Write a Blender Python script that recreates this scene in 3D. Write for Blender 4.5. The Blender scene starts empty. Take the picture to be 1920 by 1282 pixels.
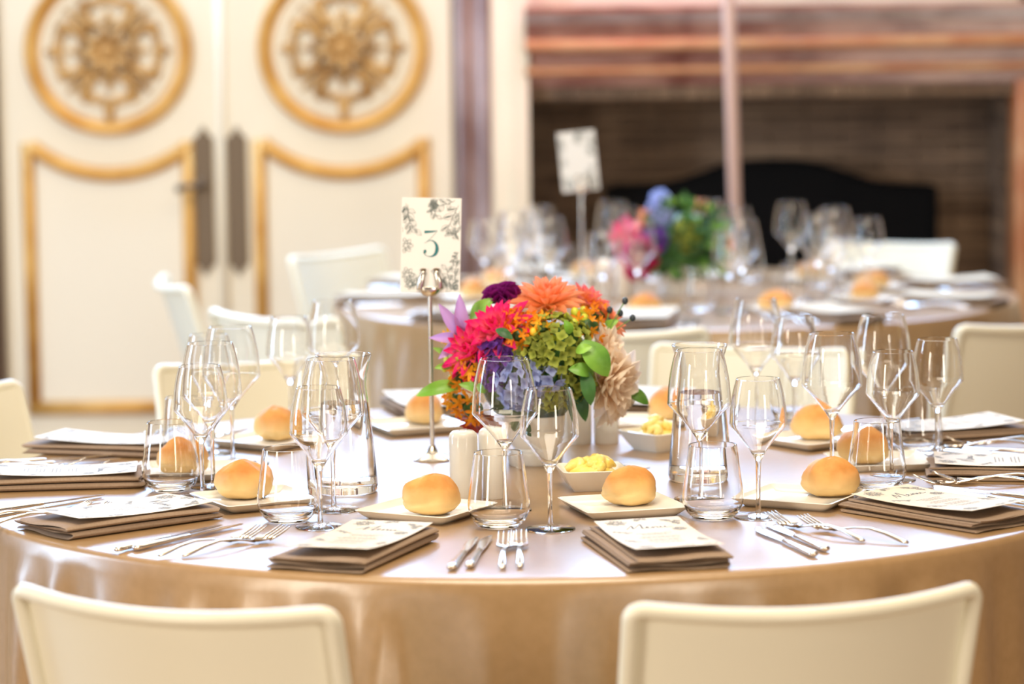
import bpy, math, random
from mathutils import Vector, Matrix, Euler, noise
random.seed(7)
S = bpy.context.scene
COL = S.collection
PI = math.pi
R = math.radians

# ------------------------------------------------------------------ camera
FPX, CAMH, CAMD, CAMX, YH, ROLL = 5516.0, 1.492, 4.85, -0.041, 47.0, R(0.7)
pitch = math.atan((641 - YH) / FPX)
c_f = Vector((0, math.cos(pitch), -math.sin(pitch)))
_r = Vector((1, 0, 0)); _u = _r.cross(c_f)
c_r = math.cos(ROLL) * _r - math.sin(ROLL) * _u
c_u = math.sin(ROLL) * _r + math.cos(ROLL) * _u
c_o = Vector((CAMX, -CAMD, CAMH))
cam = bpy.data.cameras.new('camera'); camo = bpy.data.objects.new('camera', cam); COL.objects.link(camo)
cam.sensor_width = 36.0; cam.lens = FPX * 36.0 / 1920.0
m = Matrix((c_r, c_u, -c_f)).transposed().to_4x4(); m.translation = c_o
camo.matrix_world = m
cam.clip_start = .05; cam.clip_end = 60
cam.dof.use_dof = True; cam.dof.focus_distance = 4.55; cam.dof.aperture_fstop = 2.7; cam.dof.aperture_blades = 0
S.camera = camo

def ray(x, y): return c_f + c_r * ((x - 960) / FPX) - c_u * ((y - 641) / FPX)
def px(x, y, z=.75):
    d = ray(x, y); t = (z - c_o.z) / d.z; return c_o + d * t
def pxd(x, y, Y):
    d = ray(x, y); t = (Y - c_o.y) / d.y; return c_o + d * t

# ------------------------------------------------------------------ light
S.view_settings.view_transform = 'Standard'; S.view_settings.look = 'None'
S.view_settings.exposure = -0.16; S.view_settings.gamma = 1.0; S.view_settings.use_curve_mapping = False
S.cycles.max_bounces = 20; S.cycles.transmission_bounces = 18; S.cycles.glossy_bounces = 8
S.cycles.diffuse_bounces = 5; S.cycles.transparent_max_bounces = 16
S.cycles.sample_clamp_indirect = 6.0; S.cycles.blur_glossy = 0.6
S.cycles.use_denoising = True
w = bpy.data.worlds.new('world'); S.world = w; w.use_nodes = True
w.node_tree.nodes['Background'].inputs[0].default_value = (1.0, .84, .66, 1)
w.node_tree.nodes['Background'].inputs[1].default_value = 0.35

def area(name, loc, target, sx, sy, power, color):
    l = bpy.data.lights.new(name, 'AREA'); l.shape = 'RECTANGLE'; l.size = sx; l.size_y = sy
    l.energy = power; l.color = color
    o = bpy.data.objects.new(name, l); COL.objects.link(o); o.location = loc
    o.rotation_euler = (Vector(target) - Vector(loc)).to_track_quat('-Z', 'Y').to_euler()
    return o
# daylight from high windows at the far end, tall windows along the door side, warm ceiling light, added fills
area('high_window_light', (-.3, 5.0, 2.85), (0, .2, .9), 6.4, 1.4, 530, (.36, .60, 1.0))
area('window_and_fill_light', (-4.6, -5.2, 1.9), (0, 0, .8), .9, 2.6, 230, (1.0, .90, .75))
area('window_and_fill_light', (-5.0, .6, 1.9), (0, 2.6, .8), .9, 2.6, 220, (.54, .75, 1.0))
area('window_and_fill_light', (3.6, -7.6, 1.9), (0, 0, .8), .9, 2.6, 210, (1.0, .90, .74))  # unseen warm fill added behind the camera on the fireplace side
area('chandelier_fill_light', (-.1, -1.25, 2.9), (0, -.2, .75), 1.3, .8, 45, (1.0, .88, .70))  # unseen chandelier stand-in, added to brighten object fronts but not chair backs
area('ceiling_light', (.3, -1.5, 4.3), (.2, -1.2, 0), 4.0, 4.0, 80, (1.0, .80, .54))
area('ceiling_light', (.0, 2.6, 4.3), (.0, 4.0, 0), 4.0, 2.0, 110, (1.0, .84, .62))
def spot(name, loc, target, power, color, angle, blend=.6, rad=.08):
    l = bpy.data.lights.new(name, 'SPOT'); l.energy = power; l.color = color; l.spot_size = R(angle); l.spot_blend = blend
    l.shadow_soft_size = rad
    o = bpy.data.objects.new(name, l); COL.objects.link(o); o.location = loc
    o.rotation_euler = (Vector(target) - Vector(loc)).to_track_quat('-Z', 'Y').to_euler()

# ------------------------------------------------------------------ materials
def mat(name, col, rough=.5, metal=0.0, spec=.5, **kw):
    m = bpy.data.materials.new(name); m.use_nodes = True
    b = m.node_tree.nodes['Principled BSDF']
    b.inputs['Base Color'].default_value = (*col, 1); b.inputs['Roughness'].default_value = rough
    b.inputs['Metallic'].default_value = metal; b.inputs['Specular IOR Level'].default_value = spec
    for k, v in kw.items():
        b.inputs[k.replace('_', ' ')].default_value = v
    return m
def N(m, t): return m.node_tree.nodes.new(t)
def L(m, a, b): m.node_tree.links.new(a, b)
def noise_mix(m, c1, c2, scale, detail=4, lo=.35, hi=.65, coord='Object', stretch=None, bump=0, bscale=None, bdist=.002):
    nt = m.node_tree; b = nt.nodes['Principled BSDF']
    tc = N(m, 'ShaderNodeTexCoord'); src = tc.outputs[coord]
    if stretch:
        mp = N(m, 'ShaderNodeMapping'); mp.inputs['Scale'].default_value = stretch; L(m, src, mp.inputs[0]); src = mp.outputs[0]
    n = N(m, 'ShaderNodeTexNoise'); n.inputs['Scale'].default_value = scale; n.inputs['Detail'].default_value = detail
    L(m, src, n.inputs['Vector'])
    r = N(m, 'ShaderNodeValToRGB'); e = r.color_ramp.elements
    e[0].position = lo; e[1].position = hi; e[0].color = (*c1, 1); e[1].color = (*c2, 1)
    L(m, n.outputs['Fac'], r.inputs[0]); L(m, r.outputs[0], b.inputs['Base Color'])
    if bump:
        n2 = N(m, 'ShaderNodeTexNoise'); n2.inputs['Scale'].default_value = bscale or scale; n2.inputs['Detail'].default_value = 5
        L(m, src, n2.inputs['Vector'])
        bp = N(m, 'ShaderNodeBump'); bp.inputs['Strength'].default_value = bump; bp.inputs['Distance'].default_value = bdist
        L(m, n2.outputs['Fac'], bp.inputs['Height']); L(m, bp.outputs[0], b.inputs['Normal'])
    return m
def petal_mat(name, c_base, c_tip, rough=.55, mid=.5, sub=.0):
    m = mat(name, c_tip, rough, spec=.3)
    tc = N(m, 'ShaderNodeTexCoord'); sp = N(m, 'ShaderNodeSeparateXYZ'); L(m, tc.outputs['Object'], sp.inputs[0])
    r = N(m, 'ShaderNodeValToRGB'); e = r.color_ramp.elements
    e[0].position = max(0, mid - .35); e[1].position = min(1, mid + .3)
    e[0].color = (*c_base, 1); e[1].color = (*c_tip, 1)
    L(m, sp.outputs['Y'], r.inputs[0]); L(m, r.outputs[0], m.node_tree.nodes['Principled BSDF'].inputs['Base Color'])
    tr = N(m, 'ShaderNodeBsdfTranslucent'); mx = N(m, 'ShaderNodeMixShader'); mx.inputs[0].default_value = .35
    L(m, r.outputs[0], tr.inputs['Color']); L(m, m.node_tree.nodes['Principled BSDF'].outputs[0], mx.inputs[1]); L(m, tr.outputs[0], mx.inputs[2])
    L(m, mx.outputs[0], m.node_tree.nodes['Material Output'].inputs['Surface'])
    return m
M = {}
M['cloth'] = noise_mix(mat('beige satin cloth', (.6, .43, .27), .32, spec=.9, Coat_Weight=.4, Coat_Roughness=.28, Coat_IOR=1.6), (.37, .225, .10), (.40, .245, .115), 60, bump=.15, bscale=500, bdist=.0006)
M['napkin'] = noise_mix(mat('taupe linen', (.25, .175, .12), .8, spec=.2), (.30, .215, .15), (.34, .245, .175), 300, bump=.3, bscale=900, bdist=.0006)
M['chair'] = mat('ivory plastic', (.83, .80, .66), .33, spec=.5)
M['white'] = mat('white porcelain', (.86, .84, .78), .12, spec=.5)
M['butter'] = noise_mix(mat('butter', (.9, .68, .16), .35), (.90, .62, .10), (.95, .78, .28), 40)
M['bread'] = noise_mix(mat('bread crust', (.8, .45, .15), .6, spec=.3), (.62, .24, .05), (.80, .42, .13), 16, detail=5, lo=.38, hi=.66, bump=.35, bscale=60, bdist=.003)
def bread_top(m):
    nt = m.node_tree; b = nt.nodes['Principled BSDF']; src = b.inputs['Base Color'].links[0].from_socket
    tc = N(m, 'ShaderNodeTexCoord'); sp = N(m, 'ShaderNodeSeparateXYZ'); L(m, tc.outputs['Object'], sp.inputs[0])
    nz = N(m, 'ShaderNodeTexNoise'); nz.inputs['Scale'].default_value = 22; L(m, tc.outputs['Object'], nz.inputs['Vector'])
    ad = N(m, 'ShaderNodeMath'); ad.operation = 'MULTIPLY_ADD'; ad.inputs[1].default_value = .022; L(m, nz.outputs['Fac'], ad.inputs[0]); L(m, sp.outputs['Z'], ad.inputs[2])
    mr = N(m, 'ShaderNodeMapRange'); mr.inputs['From Min'].default_value = .024; mr.inputs['From Max'].default_value = .048; L(m, ad.outputs[0], mr.inputs['Value'])
    mx = N(m, 'ShaderNodeMix'); mx.data_type = 'RGBA'; L(m, mr.outputs[0], mx.inputs['Factor']); mx.inputs['A'].default_value = (.80, .56, .25, 1); L(m, src, mx.inputs['B'])
    L(m, mx.outputs['Result'], b.inputs['Base Color'])
bread_top(M['bread'])
M['steel'] = mat('polished steel', (.80, .76, .70), .16, metal=1.0)
M['silver'] = mat('satin silver metal', (.72, .68, .62), .24, metal=1.0)
M['paper'] = mat('ivory card', (.74, .64, .48), .50, spec=.3)
M['whitecard'] = mat('white card', (.80, .80, .79), .5, spec=.3)
M['ink'] = mat('grey ink', (.16, .17, .18), .7)
M['ink_green'] = mat('grey green ink', (.20, .24, .24), .7)
M['ink_soft'] = mat('pale grey ink', (.34, .33, .31), .7)
M['teal'] = mat('teal ink', (.02, .17, .19), .6)
M['glass'] = mat('clear glass', (1, 1, 1), .0, Transmission_Weight=1.0, IOR=1.47)
M['water'] = mat('water', (1, 1, 1), .0, Transmission_Weight=1.0, IOR=1.33)
M['cream'] = noise_mix(mat('cream painted wood', (.80, .72, .58), .5, spec=.35), (.79, .71, .565), (.82, .745, .60), 3)
M['cream2'] = mat('pale panel paint', (.82, .75, .62), .5, spec=.35)
M['gold'] = noise_mix(mat('gilding', (.6, .33, .09), .42, metal=.35), (.52, .25, .05), (.68, .39, .11), 8)
M['gold2'] = noise_mix(mat('old gilding', (.5, .28, .1), .5, metal=.25), (.36, .19, .06), (.62, .37, .13), 12)
M['bronze'] = mat('dark bronze', (.16, .115, .075), .45, metal=.5)
M['darkwood'] = mat('dark wood', (.10, .045, .02), .4)
M['dark_wall'] = mat('darkened wall paint', (.20, .13, .08), .5)  # unseen walls and ceiling are darkened to cut bounced light
M['wallp'] = mat('cream wall paint', (.74, .66, .52), .7, spec=.2)
M['ceil'] = mat('ceiling paint', (.50, .42, .32), .8, spec=.2)
M['marble'] = noise_mix(mat('red veined marble', (.4, .15, .1), .25), (.20, .05, .035), (.46, .24, .18), 5, detail=7, lo=.36, hi=.68, stretch=(1, 1, 2.2))
nt = M['marble'].node_tree
M['marble2'] = noise_mix(mat('violet grey marble', (.4, .3, .3), .3), (.19, .11, .10), (.44, .34, .33), 5, detail=8, lo=.34, hi=.66, stretch=(1, 1, .6))
M['marble3'] = noise_mix(mat('orange marble', (.45, .2, .08), .3), (.46, .17, .07), (.66, .38, .20), 4, detail=6)
M['brick'] = noise_mix(mat('sooty brick', (.16, .1, .06), .85, spec=.2), (.13, .085, .06), (.30, .20, .13), 2.2, detail=6, lo=.3, hi=.75)
for _n in [n for n in M['brick'].node_tree.nodes if n.type == 'TEX_NOISE']:
    _g = N(M['brick'], 'ShaderNodeNewGeometry'); _mp = N(M['brick'], 'ShaderNodeMapping'); _mp.inputs['Scale'].default_value = (1, 1, 9); L(M['brick'], _g.outputs['Position'], _mp.inputs[0]); L(M['brick'], _mp.outputs[0], _n.inputs['Vector'])
def random_tint(m, amt):
    nt = m.node_tree; b = nt.nodes['Principled BSDF']; src = b.inputs['Base Color'].links[0].from_socket
    oi = N(m, 'ShaderNodeObjectInfo'); h = N(m, 'ShaderNodeHueSaturation'); mr = N(m, 'ShaderNodeMapRange')
    mr.inputs['To Min'].default_value = 1 - amt; mr.inputs['To Max'].default_value = 1 + amt
    L(m, oi.outputs['Random'], mr.inputs['Value']); L(m, mr.outputs[0], h.inputs['Value']); L(m, src, h.inputs['Color']); L(m, h.outputs[0], b.inputs['Base Color'])
random_tint(M['brick'], .18)
M['mortar'] = mat('dark mortar', (.035, .026, .022), .95, spec=.1)
M['iron'] = mat('black iron', (.003, .0032, .004), .8, spec=.1)
M['pole'] = mat('pale pink lacquered metal', (.62, .42, .36), .4)
M['floor'] = noise_mix(mat('oak floor', (.3, .18, .09), .4), (.24, .14, .07), (.36, .22, .11), 4, stretch=(1, 12, 1))
M['woodtop'] = mat('plywood', (.45, .3, .17), .6)
M['leaf'] = noise_mix(mat('green leaf', (.1, .3, .03), .4), (.07, .22, .02), (.20, .42, .05), 14)
M['leaf2'] = noise_mix(mat('bright green leaf', (.2, .45, .05), .4), (.16, .38, .03), (.30, .56, .08), 14)
M['leaf3'] = noise_mix(mat('dark green leaf', (.03, .12, .03), .45), (.015, .07, .02), (.06, .20, .04), 14)
M['stem'] = mat('green stem', (.12, .25, .05), .5)
M['pk'] = petal_mat('hot pink petal', (.95, .35, .38), (.88, .02, .20))
M['pu'] = petal_mat('deep purple petal', (.06, .0, .04), (.24, .01, .16))
M['co'] = petal_mat('coral petal', (.95, .50, .16), (.96, .36, .20))
M['cp'] = petal_mat('coral pink petal', (.95, .45, .15), (.93, .16, .24), mid=.7)
M['cr'] = petal_mat('blush cream petal', (.98, .78, .58), (.98, .88, .76))
M['or'] = petal_mat('orange petal', (.90, .42, .02), (.93, .27, .01))
M['yo'] = petal_mat('yellow orange petal', (.93, .55, .03), (.93, .38, .01))
M['rd'] = petal_mat('brick red petal', (.40, .03, .01), (.50, .06, .03))
M['gh'] = petal_mat('green hydrangea petal', (.15, .20, .02), (.33, .38, .06), mid=.3)
random_n = M['gh']
M['bh'] = petal_mat('blue hydrangea petal', (.22, .24, .55), (.42, .50, .83), mid=.3)
M['vi'] = petal_mat('violet petal', (.10, .04, .30), (.17, .06, .42), mid=.3)
M['li'] = petal_mat('lilac petal', (.45, .25, .45), (.60, .36, .72), mid=.4)
M['mg'] = petal_mat('magenta petal', (.55, .0, .12), (.78, .01, .22))
M['berry'] = mat('yellow green berry', (.55, .62, .05), .3)
M['berry2'] = mat('amber berry', (.85, .50, .03), .3)
M['dberry'] = mat('dark blue berry', (.025, .04, .055), .35)

# ------------------------------------------------------------------ mesh helpers
def mesh(name, verts, faces, smooth=True, sharp=None):
    me = bpy.data.meshes.new(name); me.from_pydata([tuple(v) for v in verts], [], faces); me.update()
    if smooth: me.polygons.foreach_set('use_smooth', [True] * len(me.polygons))
    if sharp: me.set_sharp_from_angle(angle=R(sharp))
    return me
class MB:
    def __init__(s, clip=None): s.v = []; s.f = []; s.clip = clip
    def add(s, v, f):
        o = len(s.v); s.v += [Vector(p) for p in v]; s.f += [tuple(i + o for i in q) for q in f]; return s
    def box(s, x0, x1, y0, y1, z0, z1, mtx=None):
        v = [Vector(p) for p in ((x0, y0, z0), (x1, y0, z0), (x1, y1, z0), (x0, y1, z0), (x0, y0, z1), (x1, y0, z1), (x1, y1, z1), (x0, y1, z1))]
        if mtx: v = [mtx @ p for p in v]
        return s.add(v, [(0, 3, 2, 1), (4, 5, 6, 7), (0, 1, 5, 4), (1, 2, 6, 5), (2, 3, 7, 6), (3, 0, 4, 7)])
    def lathe(s, prof, seg=32, mtx=None, closed=False, arc=None):
        v = []; f = []; n = len(prof); idx = []
        for (r, z) in prof:
            if r < 1e-7: idx.append([len(v)] * seg); v.append(Vector((0, 0, z)))
            else:
                idx.append(list(range(len(v), len(v) + seg)))
                v += [Vector((r * math.cos(2 * PI * k / seg), r * math.sin(2 * PI * k / seg), z)) for k in range(seg)]
        for i in range(n if closed else n - 1):
            a, b = idx[i], idx[(i + 1) % n]
            for k in range(seg):
                q = []
                for t in (a[k], a[(k + 1) % seg], b[(k + 1) % seg], b[k]):
                    if t not in q: q.append(t)
                if len(q) > 2: f.append(tuple(q))
        if mtx: v = [mtx @ p for p in v]
        return s.add(v, f)
    def tube(s, path, rad, seg=8, flat=1.0, up=Vector((0, 0, 1)), cap=True):
        path = [Vector(p) for p in path]; n = len(path); v = []; f = []
        for i, p in enumerate(path):
            t = (path[min(i + 1, n - 1)] - path[max(i - 1, 0)]).normalized()
            a = t.cross(up)
            if a.length < 1e-4: a = t.cross(Vector((1, 0, 0)))
            a.normalize(); b = a.cross(t).normalized()
            r = rad[i] if isinstance(rad, (list, tuple)) else rad
            for k in range(seg):
                w = 2 * PI * k / seg
                v.append(p + a * (r * math.cos(w)) + b * (r * flat * math.sin(w)))
        for i in range(n - 1):
            for k in range(seg):
                f.append((i * seg + k, i * seg + (k + 1) % seg, (i + 1) * seg + (k + 1) % seg, (i + 1) * seg + k))
        if cap:
            f.append(tuple(reversed(range(seg)))); f.append(tuple(range((n - 1) * seg, n * seg)))
        return s.add(v, f)
    def ribbon(s, pts, wd, z):
        """flat stroke on a plane (local xy); wd number or list"""
        if s.clip:
            keep = [i for i, (x, y) in enumerate(pts) if abs(x) < s.clip[0] and s.clip[1] < y < s.clip[2]]
            if len(keep) < 2 or keep[-1] - keep[0] != len(keep) - 1: return s
            pts = [pts[i] for i in keep]
            if isinstance(wd, (list, tuple)): wd = [wd[i] for i in keep]
        n = len(pts); v = []; f = []
        for i, (x, y) in enumerate(pts):
            a = Vector(pts[min(i + 1, n - 1)]) - Vector(pts[max(i - 1, 0)])
            if a.length < 1e-9: a = Vector((1, 0))
            a.normalize(); w_ = (wd[i] if isinstance(wd, (list, tuple)) else wd) / 2
            v += [Vector((x - a.y * w_, y + a.x * w_, z(x, y))), Vector((x + a.y * w_, y - a.x * w_, z(x, y)))]
        for i in range(n - 1): f.append((2 * i + 1, 2 * i + 3, 2 * i + 2, 2 * i))
        return s.add(v, f)
    def sphere(s, c, r, seg=10, rings=6, sc=(1, 1, 1)):
        pr = [(r * math.sin(PI * i / rings), -r * math.cos(PI * i / rings)) for i in range(rings + 1)]
        return s.lathe(pr, seg, Matrix.Translation(Vector(c)) @ Matrix.Diagonal((*sc, 1)))
    def mesh(s, name, smooth=True, sharp=None): return mesh(name, s.v, s.f, smooth, sharp)
def obj(name, me, mt, parent=None, loc=None, mtx=None):
    o = bpy.data.objects.new(name, me); COL.objects.link(o)
    if name in ('floral_print', 'menu_text', 'pour_holes'): o['kind'] = 'stuff'
    if mt is not None:
        if not me.materials: me.materials.append(M[mt])
    o.parent = parent
    if mtx is not None: o.matrix_local = mtx
    if loc is not None: o.location = loc
    return o
def tag(o, label, cat, group=None, kind=None):
    o['label'] = label; o['category'] = cat
    if group: o['group'] = group
    if kind: o['kind'] = kind
    return o
def thing(name, label, cat, loc=(0, 0, 0), rz=0, group=None):
    o = bpy.data.objects.new(name, None); COL.objects.link(o); o.location = loc; o.rotation_euler = (0, 0, rz); o.empty_display_size = .05
    return tag(o, label, cat, group)
def dup(root, loc, rz, label, group=None):
    r = root.copy(); COL.objects.link(r); r.location = loc; r.rotation_euler = (0, 0, rz); r['label'] = label
    if group: r['group'] = group
    for ch in list(root.children):
        c = ch.copy(); COL.objects.link(c); c.parent = r
        for g in list(ch.children):
            d = g.copy(); COL.objects.link(d); d.parent = c
    return r
def smooth_path(pts, n=6):
    """catmull rom"""
    P = [Vector(p) for p in pts]; out = []
    for i in range(len(P) - 1):
        p0 = P[max(i - 1, 0)]; p1 = P[i]; p2 = P[i + 1]; p3 = P[min(i + 2, len(P) - 1)]
        for k in range(n):
            t = k / n
            out.append(.5 * ((2 * p1) + (p2 - p0) * t + (2 * p0 - 5 * p1 + 4 * p2 - p3) * t * t + (3 * p1 - p0 - 3 * p2 + p3) * t ** 3))
    out.append(P[-1]); return out
def struct(name, me, mt, label=None, cat=None, parent=None):
    o = obj(name, me, mt, parent)
    if parent is None:
        o['kind'] = 'structure'
        if label: o['label'] = label; o['category'] = cat
    return o

# ------------------------------------------------------------------ room shell
WY = 5.2                                     # door wall plane
XL, XR, YB, ZC = -5.5, 5.5, -8.5, 4.6
def bx(*a): return MB().box(*a).mesh('box', False)
struct('floor', bx(XL, XR, YB, WY + 1.0, -.1, 0), 'floor', 'brown oak floor of the banquet hall', 'floor')
struct('ceiling', bx(XL, XR, YB, WY + 1.0, ZC, ZC + .1), 'ceil', 'pale ceiling of the banquet hall', 'ceiling')
struct('wall_left', bx(XL - .1, XL, YB, WY + 1.0, 0, ZC), 'dark_wall', 'darkened side wall on the door side', 'wall')
struct('wall_right', bx(XR, XR + .1, YB, WY + 1.0, 0, ZC), 'dark_wall', 'darkened side wall on the fireplace side', 'wall')
struct('wall_front', bx(XL, XR, YB - .1, YB, 0, ZC), 'dark_wall', 'darkened end wall opposite the doors', 'wall')
fx0, fx1 = pxd(990, 300, WY).x, pxd(1893, 300, WY).x        # fire opening
ftop = pxd(1440, 181, WY).z
mtop = pxd(1440, 14, WY).z
bw = MB(); bw.box(XL, fx0 - .02, WY, WY + .2, 0, ZC); bw.box(fx1 + .28, XR, WY, WY + .2, 0, ZC); bw.box(fx0 - .02, fx1 + .28, WY, WY + .2, mtop - .02, ZC)
struct('wall_back', bw.mesh('wall', False), 'wallp', 'cream end wall with double doors and fireplace', 'wall')

# ------------------------------------------------------------------ double doors
def flat_to_wall(mtx_y):    # lathe axis z -> -y
    return Matrix.Rotation(R(90), 4, 'X')
def door_leaf(name, x0p, x1p, ring_c, ring_r, pl, pr, label, lockx):
    xa, xb = pxd(x0p, 300, WY).x, pxd(x1p, 300, WY).x
    D0 = WY - .05
    e = bpy.data.objects.new(name, None); COL.objects.link(e); e['kind'] = 'structure'; e['label'] = label; e['category'] = 'door'
    obj('leaf', bx(xa, xb, D0, WY + .01, .01, 2.12), 'cream', e)
    c = pxd(ring_c[0], ring_c[1], D0); r = pxd(ring_c[0] + ring_r, ring_c[1], D0).x - c.x
    T = Matrix.Translation(c) @ Matrix.Rotation(R(90), 4, 'X')
    prof = [(r, 0), (r, .014), (r - .007, .026), (r - .018, .03), (r - .028, .022), (r - .034, .012), (r - .038, .014), (r - .046, .010), (r - .05, 0)]
    obj('ring_moulding', MB().lathe(prof, 72, T).mesh('ring'), 'gold', e)
    obj('ring_moulding', MB().lathe([(r * .76, 0), (r * .76, .008), (r * .74, .012), (r * .72, .008), (r * .72, 0)], 64, T).mesh('ring'), 'cream2', e)
    # lower panel: arched top frame
    xl, xr = pxd(pl, 500, D0).x, pxd(pr, 500, D0).x
    zb = pxd(200, 764, D0).z
    ro = r + (pxd(ring_c[0], 325, D0).z - pxd(ring_c[0], 252, D0).z) * -1 + .0
    pts = [(xl, zb)]
    half = min(.99, (xr - xl) / 2 / ro); a0 = math.asin(half)
    arc = [(c.x + ro * math.sin(a), c.z - ro * math.cos(a)) for a in [(-a0 + 2 * a0 * i / 28) for i in range(29)]]
    arc = [(max(xl, min(xr, x)), z) for x, z in arc]
    loop = [(xl, zb)] + arc + [(xr, zb)]
    def bar(p, wd, nm='panel_moulding'):
        mb = MB(); mb.tube([(x, D0 - .004, z) for x, z in p], wd / 2, 8, up=Vector((0, 1, 0)))
        return obj(nm, mb.mesh('bar'), 'gold', e)
    bar(arc, .052); bar([(xl, zb), (xl, arc[0][1] + .01)], .046); bar([(xr, zb), (xr, arc[-1][1] + .01)], .046); bar([(xl - .02, zb), (xr + .02, zb)], .05)
    # inset panel face
    inner = [(xl + .02, zb + .02)] + [(x, z - .02) for x, z in arc[1:-1]] + [(xr - .02, zb + .02)]
    n = len(inner); v = [(x, D0 - .003, z) for x, z in inner]
    obj('panel', mesh('panel', v, [tuple(range(n))], False), 'cream2', e)
    # gilded rosette
    rose = obj('rosette', MB().lathe([(0, .05), (.018, .046), (.03, .03), (.034, .012), (.036, 0)], 20, T).mesh('boss'), 'gold2', e)
    def P(rad, ang, h): return T @ Vector((rad * math.cos(ang), rad * math.sin(ang), h))
    UPV = T.to_3x3() @ Vector((0, 0, 1))
    def relief(nm, pts, rad, fl=.7): obj(nm, MB().tube(smooth_path(pts, 4), rad, 6, flat=fl, up=UPV).mesh(nm), 'gold2', rose)
    for k in range(8):
        a = k * PI / 4
        lm = MB(); lm.tube([P(.02 + .075 * t, a + .25 * t, .02 + .022 * math.sin(PI * t)) for t in (0, .25, .5, .75, 1)], [.010, .018, .020, .015, .003], 6, flat=.6, up=UPV)
        obj('acanthus_leaf', lm.mesh('leaf'), 'gold2', rose)
    for k in range(4):
        a = k * PI / 2; tip = .235 if k % 2 else .205
        for sgn in (-1, 1):
            relief('scroll', [P(.085, a + sgn * .12, .02), P(.105, a + sgn * .50, .018), P(.145, a + sgn * .52, .016), P(.175, a + sgn * .28, .014), P(.165, a + sgn * .10, .016), P(tip, a, .012)], .0115)
            relief('scroll', [P(.125, a + sgn * .62, .016), P(.165, a + sgn * .60, .014), P(.185, a + sgn * .46, .012), P(.17, a + sgn * .40, .012)], .009)
        lm = MB(); lm.tube([P(tip - .05 + .06 * t, a, .014) for t in (0, .3, .6, 1)], [.006, .020, .014, .002], 6, flat=.6, up=UPV); obj('acanthus_leaf', lm.mesh('leaf'), 'gold2', rose)
        lm = MB(); lm.tube([P(.09 + .05 * t, a, .018) for t in (0, .3, .6, 1)], [.008, .013, .010, .002], 6, flat=.6, up=UPV); obj('acanthus_leaf', lm.mesh('leaf'), 'gold2', rose)
        for da in (-.24, 0, .24):
            d = a + PI / 4 + da; ex = .20 if da == 0 else .175
            lm = MB(); lm.tube([P(.085 + (ex - .085) * t, a + PI / 4 + da * (.5 + .6 * t), .014 + .01 * math.sin(PI * t)) for t in (0, .25, .5, .75, 1)], [.006, .009, .007, .012, .002], 6, flat=.6, up=UPV)
            obj('acanthus_leaf', lm.mesh('leaf'), 'gold2', rose)
    # lock plate with pointed ends
    lx = pxd(lockx, 380, D0).x; z0, z1 = pxd(lockx, 512, D0).z, pxd(lockx, 242, D0).z; hw = .034
    zz = [(z0 - .012, 0), (z0 + .02, hw * .55), (z0 + .03, hw), (z1 - .03, hw), (z1 - .02, hw * .55), (z1 + .012, 0)]
    out = [(lx + w_, z) for z, w_ in zz] + [(lx - w_, z) for z, w_ in reversed(zz) if w_ > 0]
    v = [(x, D0 - .008, z) for x, z in out] + [(x, D0 + .001, z) for x, z in out]; n = len(out)
    lp = obj('lock_plate', mesh('plate', v, [tuple(range(n))] + [(i, i + n, (i + 1) % n + n, (i + 1) % n) for i in range(n)], False), 'bronze', e)
    return e, lp, D0
e1, lp, D0 = door_leaf('door_1', 8, 414, (203, 96), 158, 58, 357, 'cream double door leaf with gilded rosette, lock plate and lever handle', 384)
h0 = pxd(378, 347, D0); h1 = pxd(334, 352, D0)
hb = MB(); hb.tube([h0 + Vector((0, -.005, 0)), h0 + Vector((0, -.05, 0)), h0 + Vector((-.01, -.06, 0)), (h0 + h1) / 2 + Vector((0, -.062, .004)), h1 + Vector((0, -.06, -.004))], [.012, .011, .012, .010, .013], 8)
hb.sphere(h0 + Vector((0, -.008, 0)), .022, 12, 8, (1, .5, 1))
obj('lever_handle', hb.mesh('handle'), 'bronze', lp)
door_leaf('door_2', 424, 848, (643, 90), 161, 490, 797, 'cream double door leaf with gilded rosette and plain lock plate', 446)
xs = pxd(419, 300, WY).x
struct('trim_1', MB().tube([(xs, WY - .055, .01), (xs, WY - .055, 2.12)], .014, 8).mesh('astragal'), 'cream', 'rounded cream strip covering the seam of the double doors', 'trim')
xj = pxd(3, 400, WY).x
struct('trim_2', bx(xj - .25, xj - .002, WY - .10, WY, 0, 2.2), 'darkwood', 'dark wooden door surround beside the cream door', 'trim')
# marble strip and cream pilaster between the doors and the fireplace
x0, x1, x2 = pxd(856, 300, WY).x, pxd(924, 300, WY).x, pxd(992, 300, WY).x
mp = MB(); mp.box(x0, x1, WY - .06, WY, 0, ZC); mp.tube([(x0 + .02, WY - .06, 0), (x0 + .02, WY - .06, ZC)], .018, 8); mp.tube([(x1 - .03, WY - .06, 0), (x1 - .03, WY - .06, ZC)], .022, 8)
struct('trim_3', mp.mesh('marble', True, 40), 'marble2', 'violet grey marble upright beside the double doors', 'trim')
cp = MB(); cp.box(x1, x2 - .05, WY - .10, WY, 0, ZC); cp.box(x2 - .055, x2, WY - .14, WY, 0, ZC)
struct('trim_4', cp.mesh('pil', False), 'cream', 'cream painted pilaster beside the fireplace', 'trim')

# ------------------------------------------------------------------ fireplace
fp = thing('fireplace', 'red marble fireplace with deep moulded mantel and brick lined opening', 'fireplace', (0, 0, 0))
fp['kind'] = 'structure'
def zpx(y): return pxd(1440, y, WY - .1).z
xe = fx1 + .30
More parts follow.
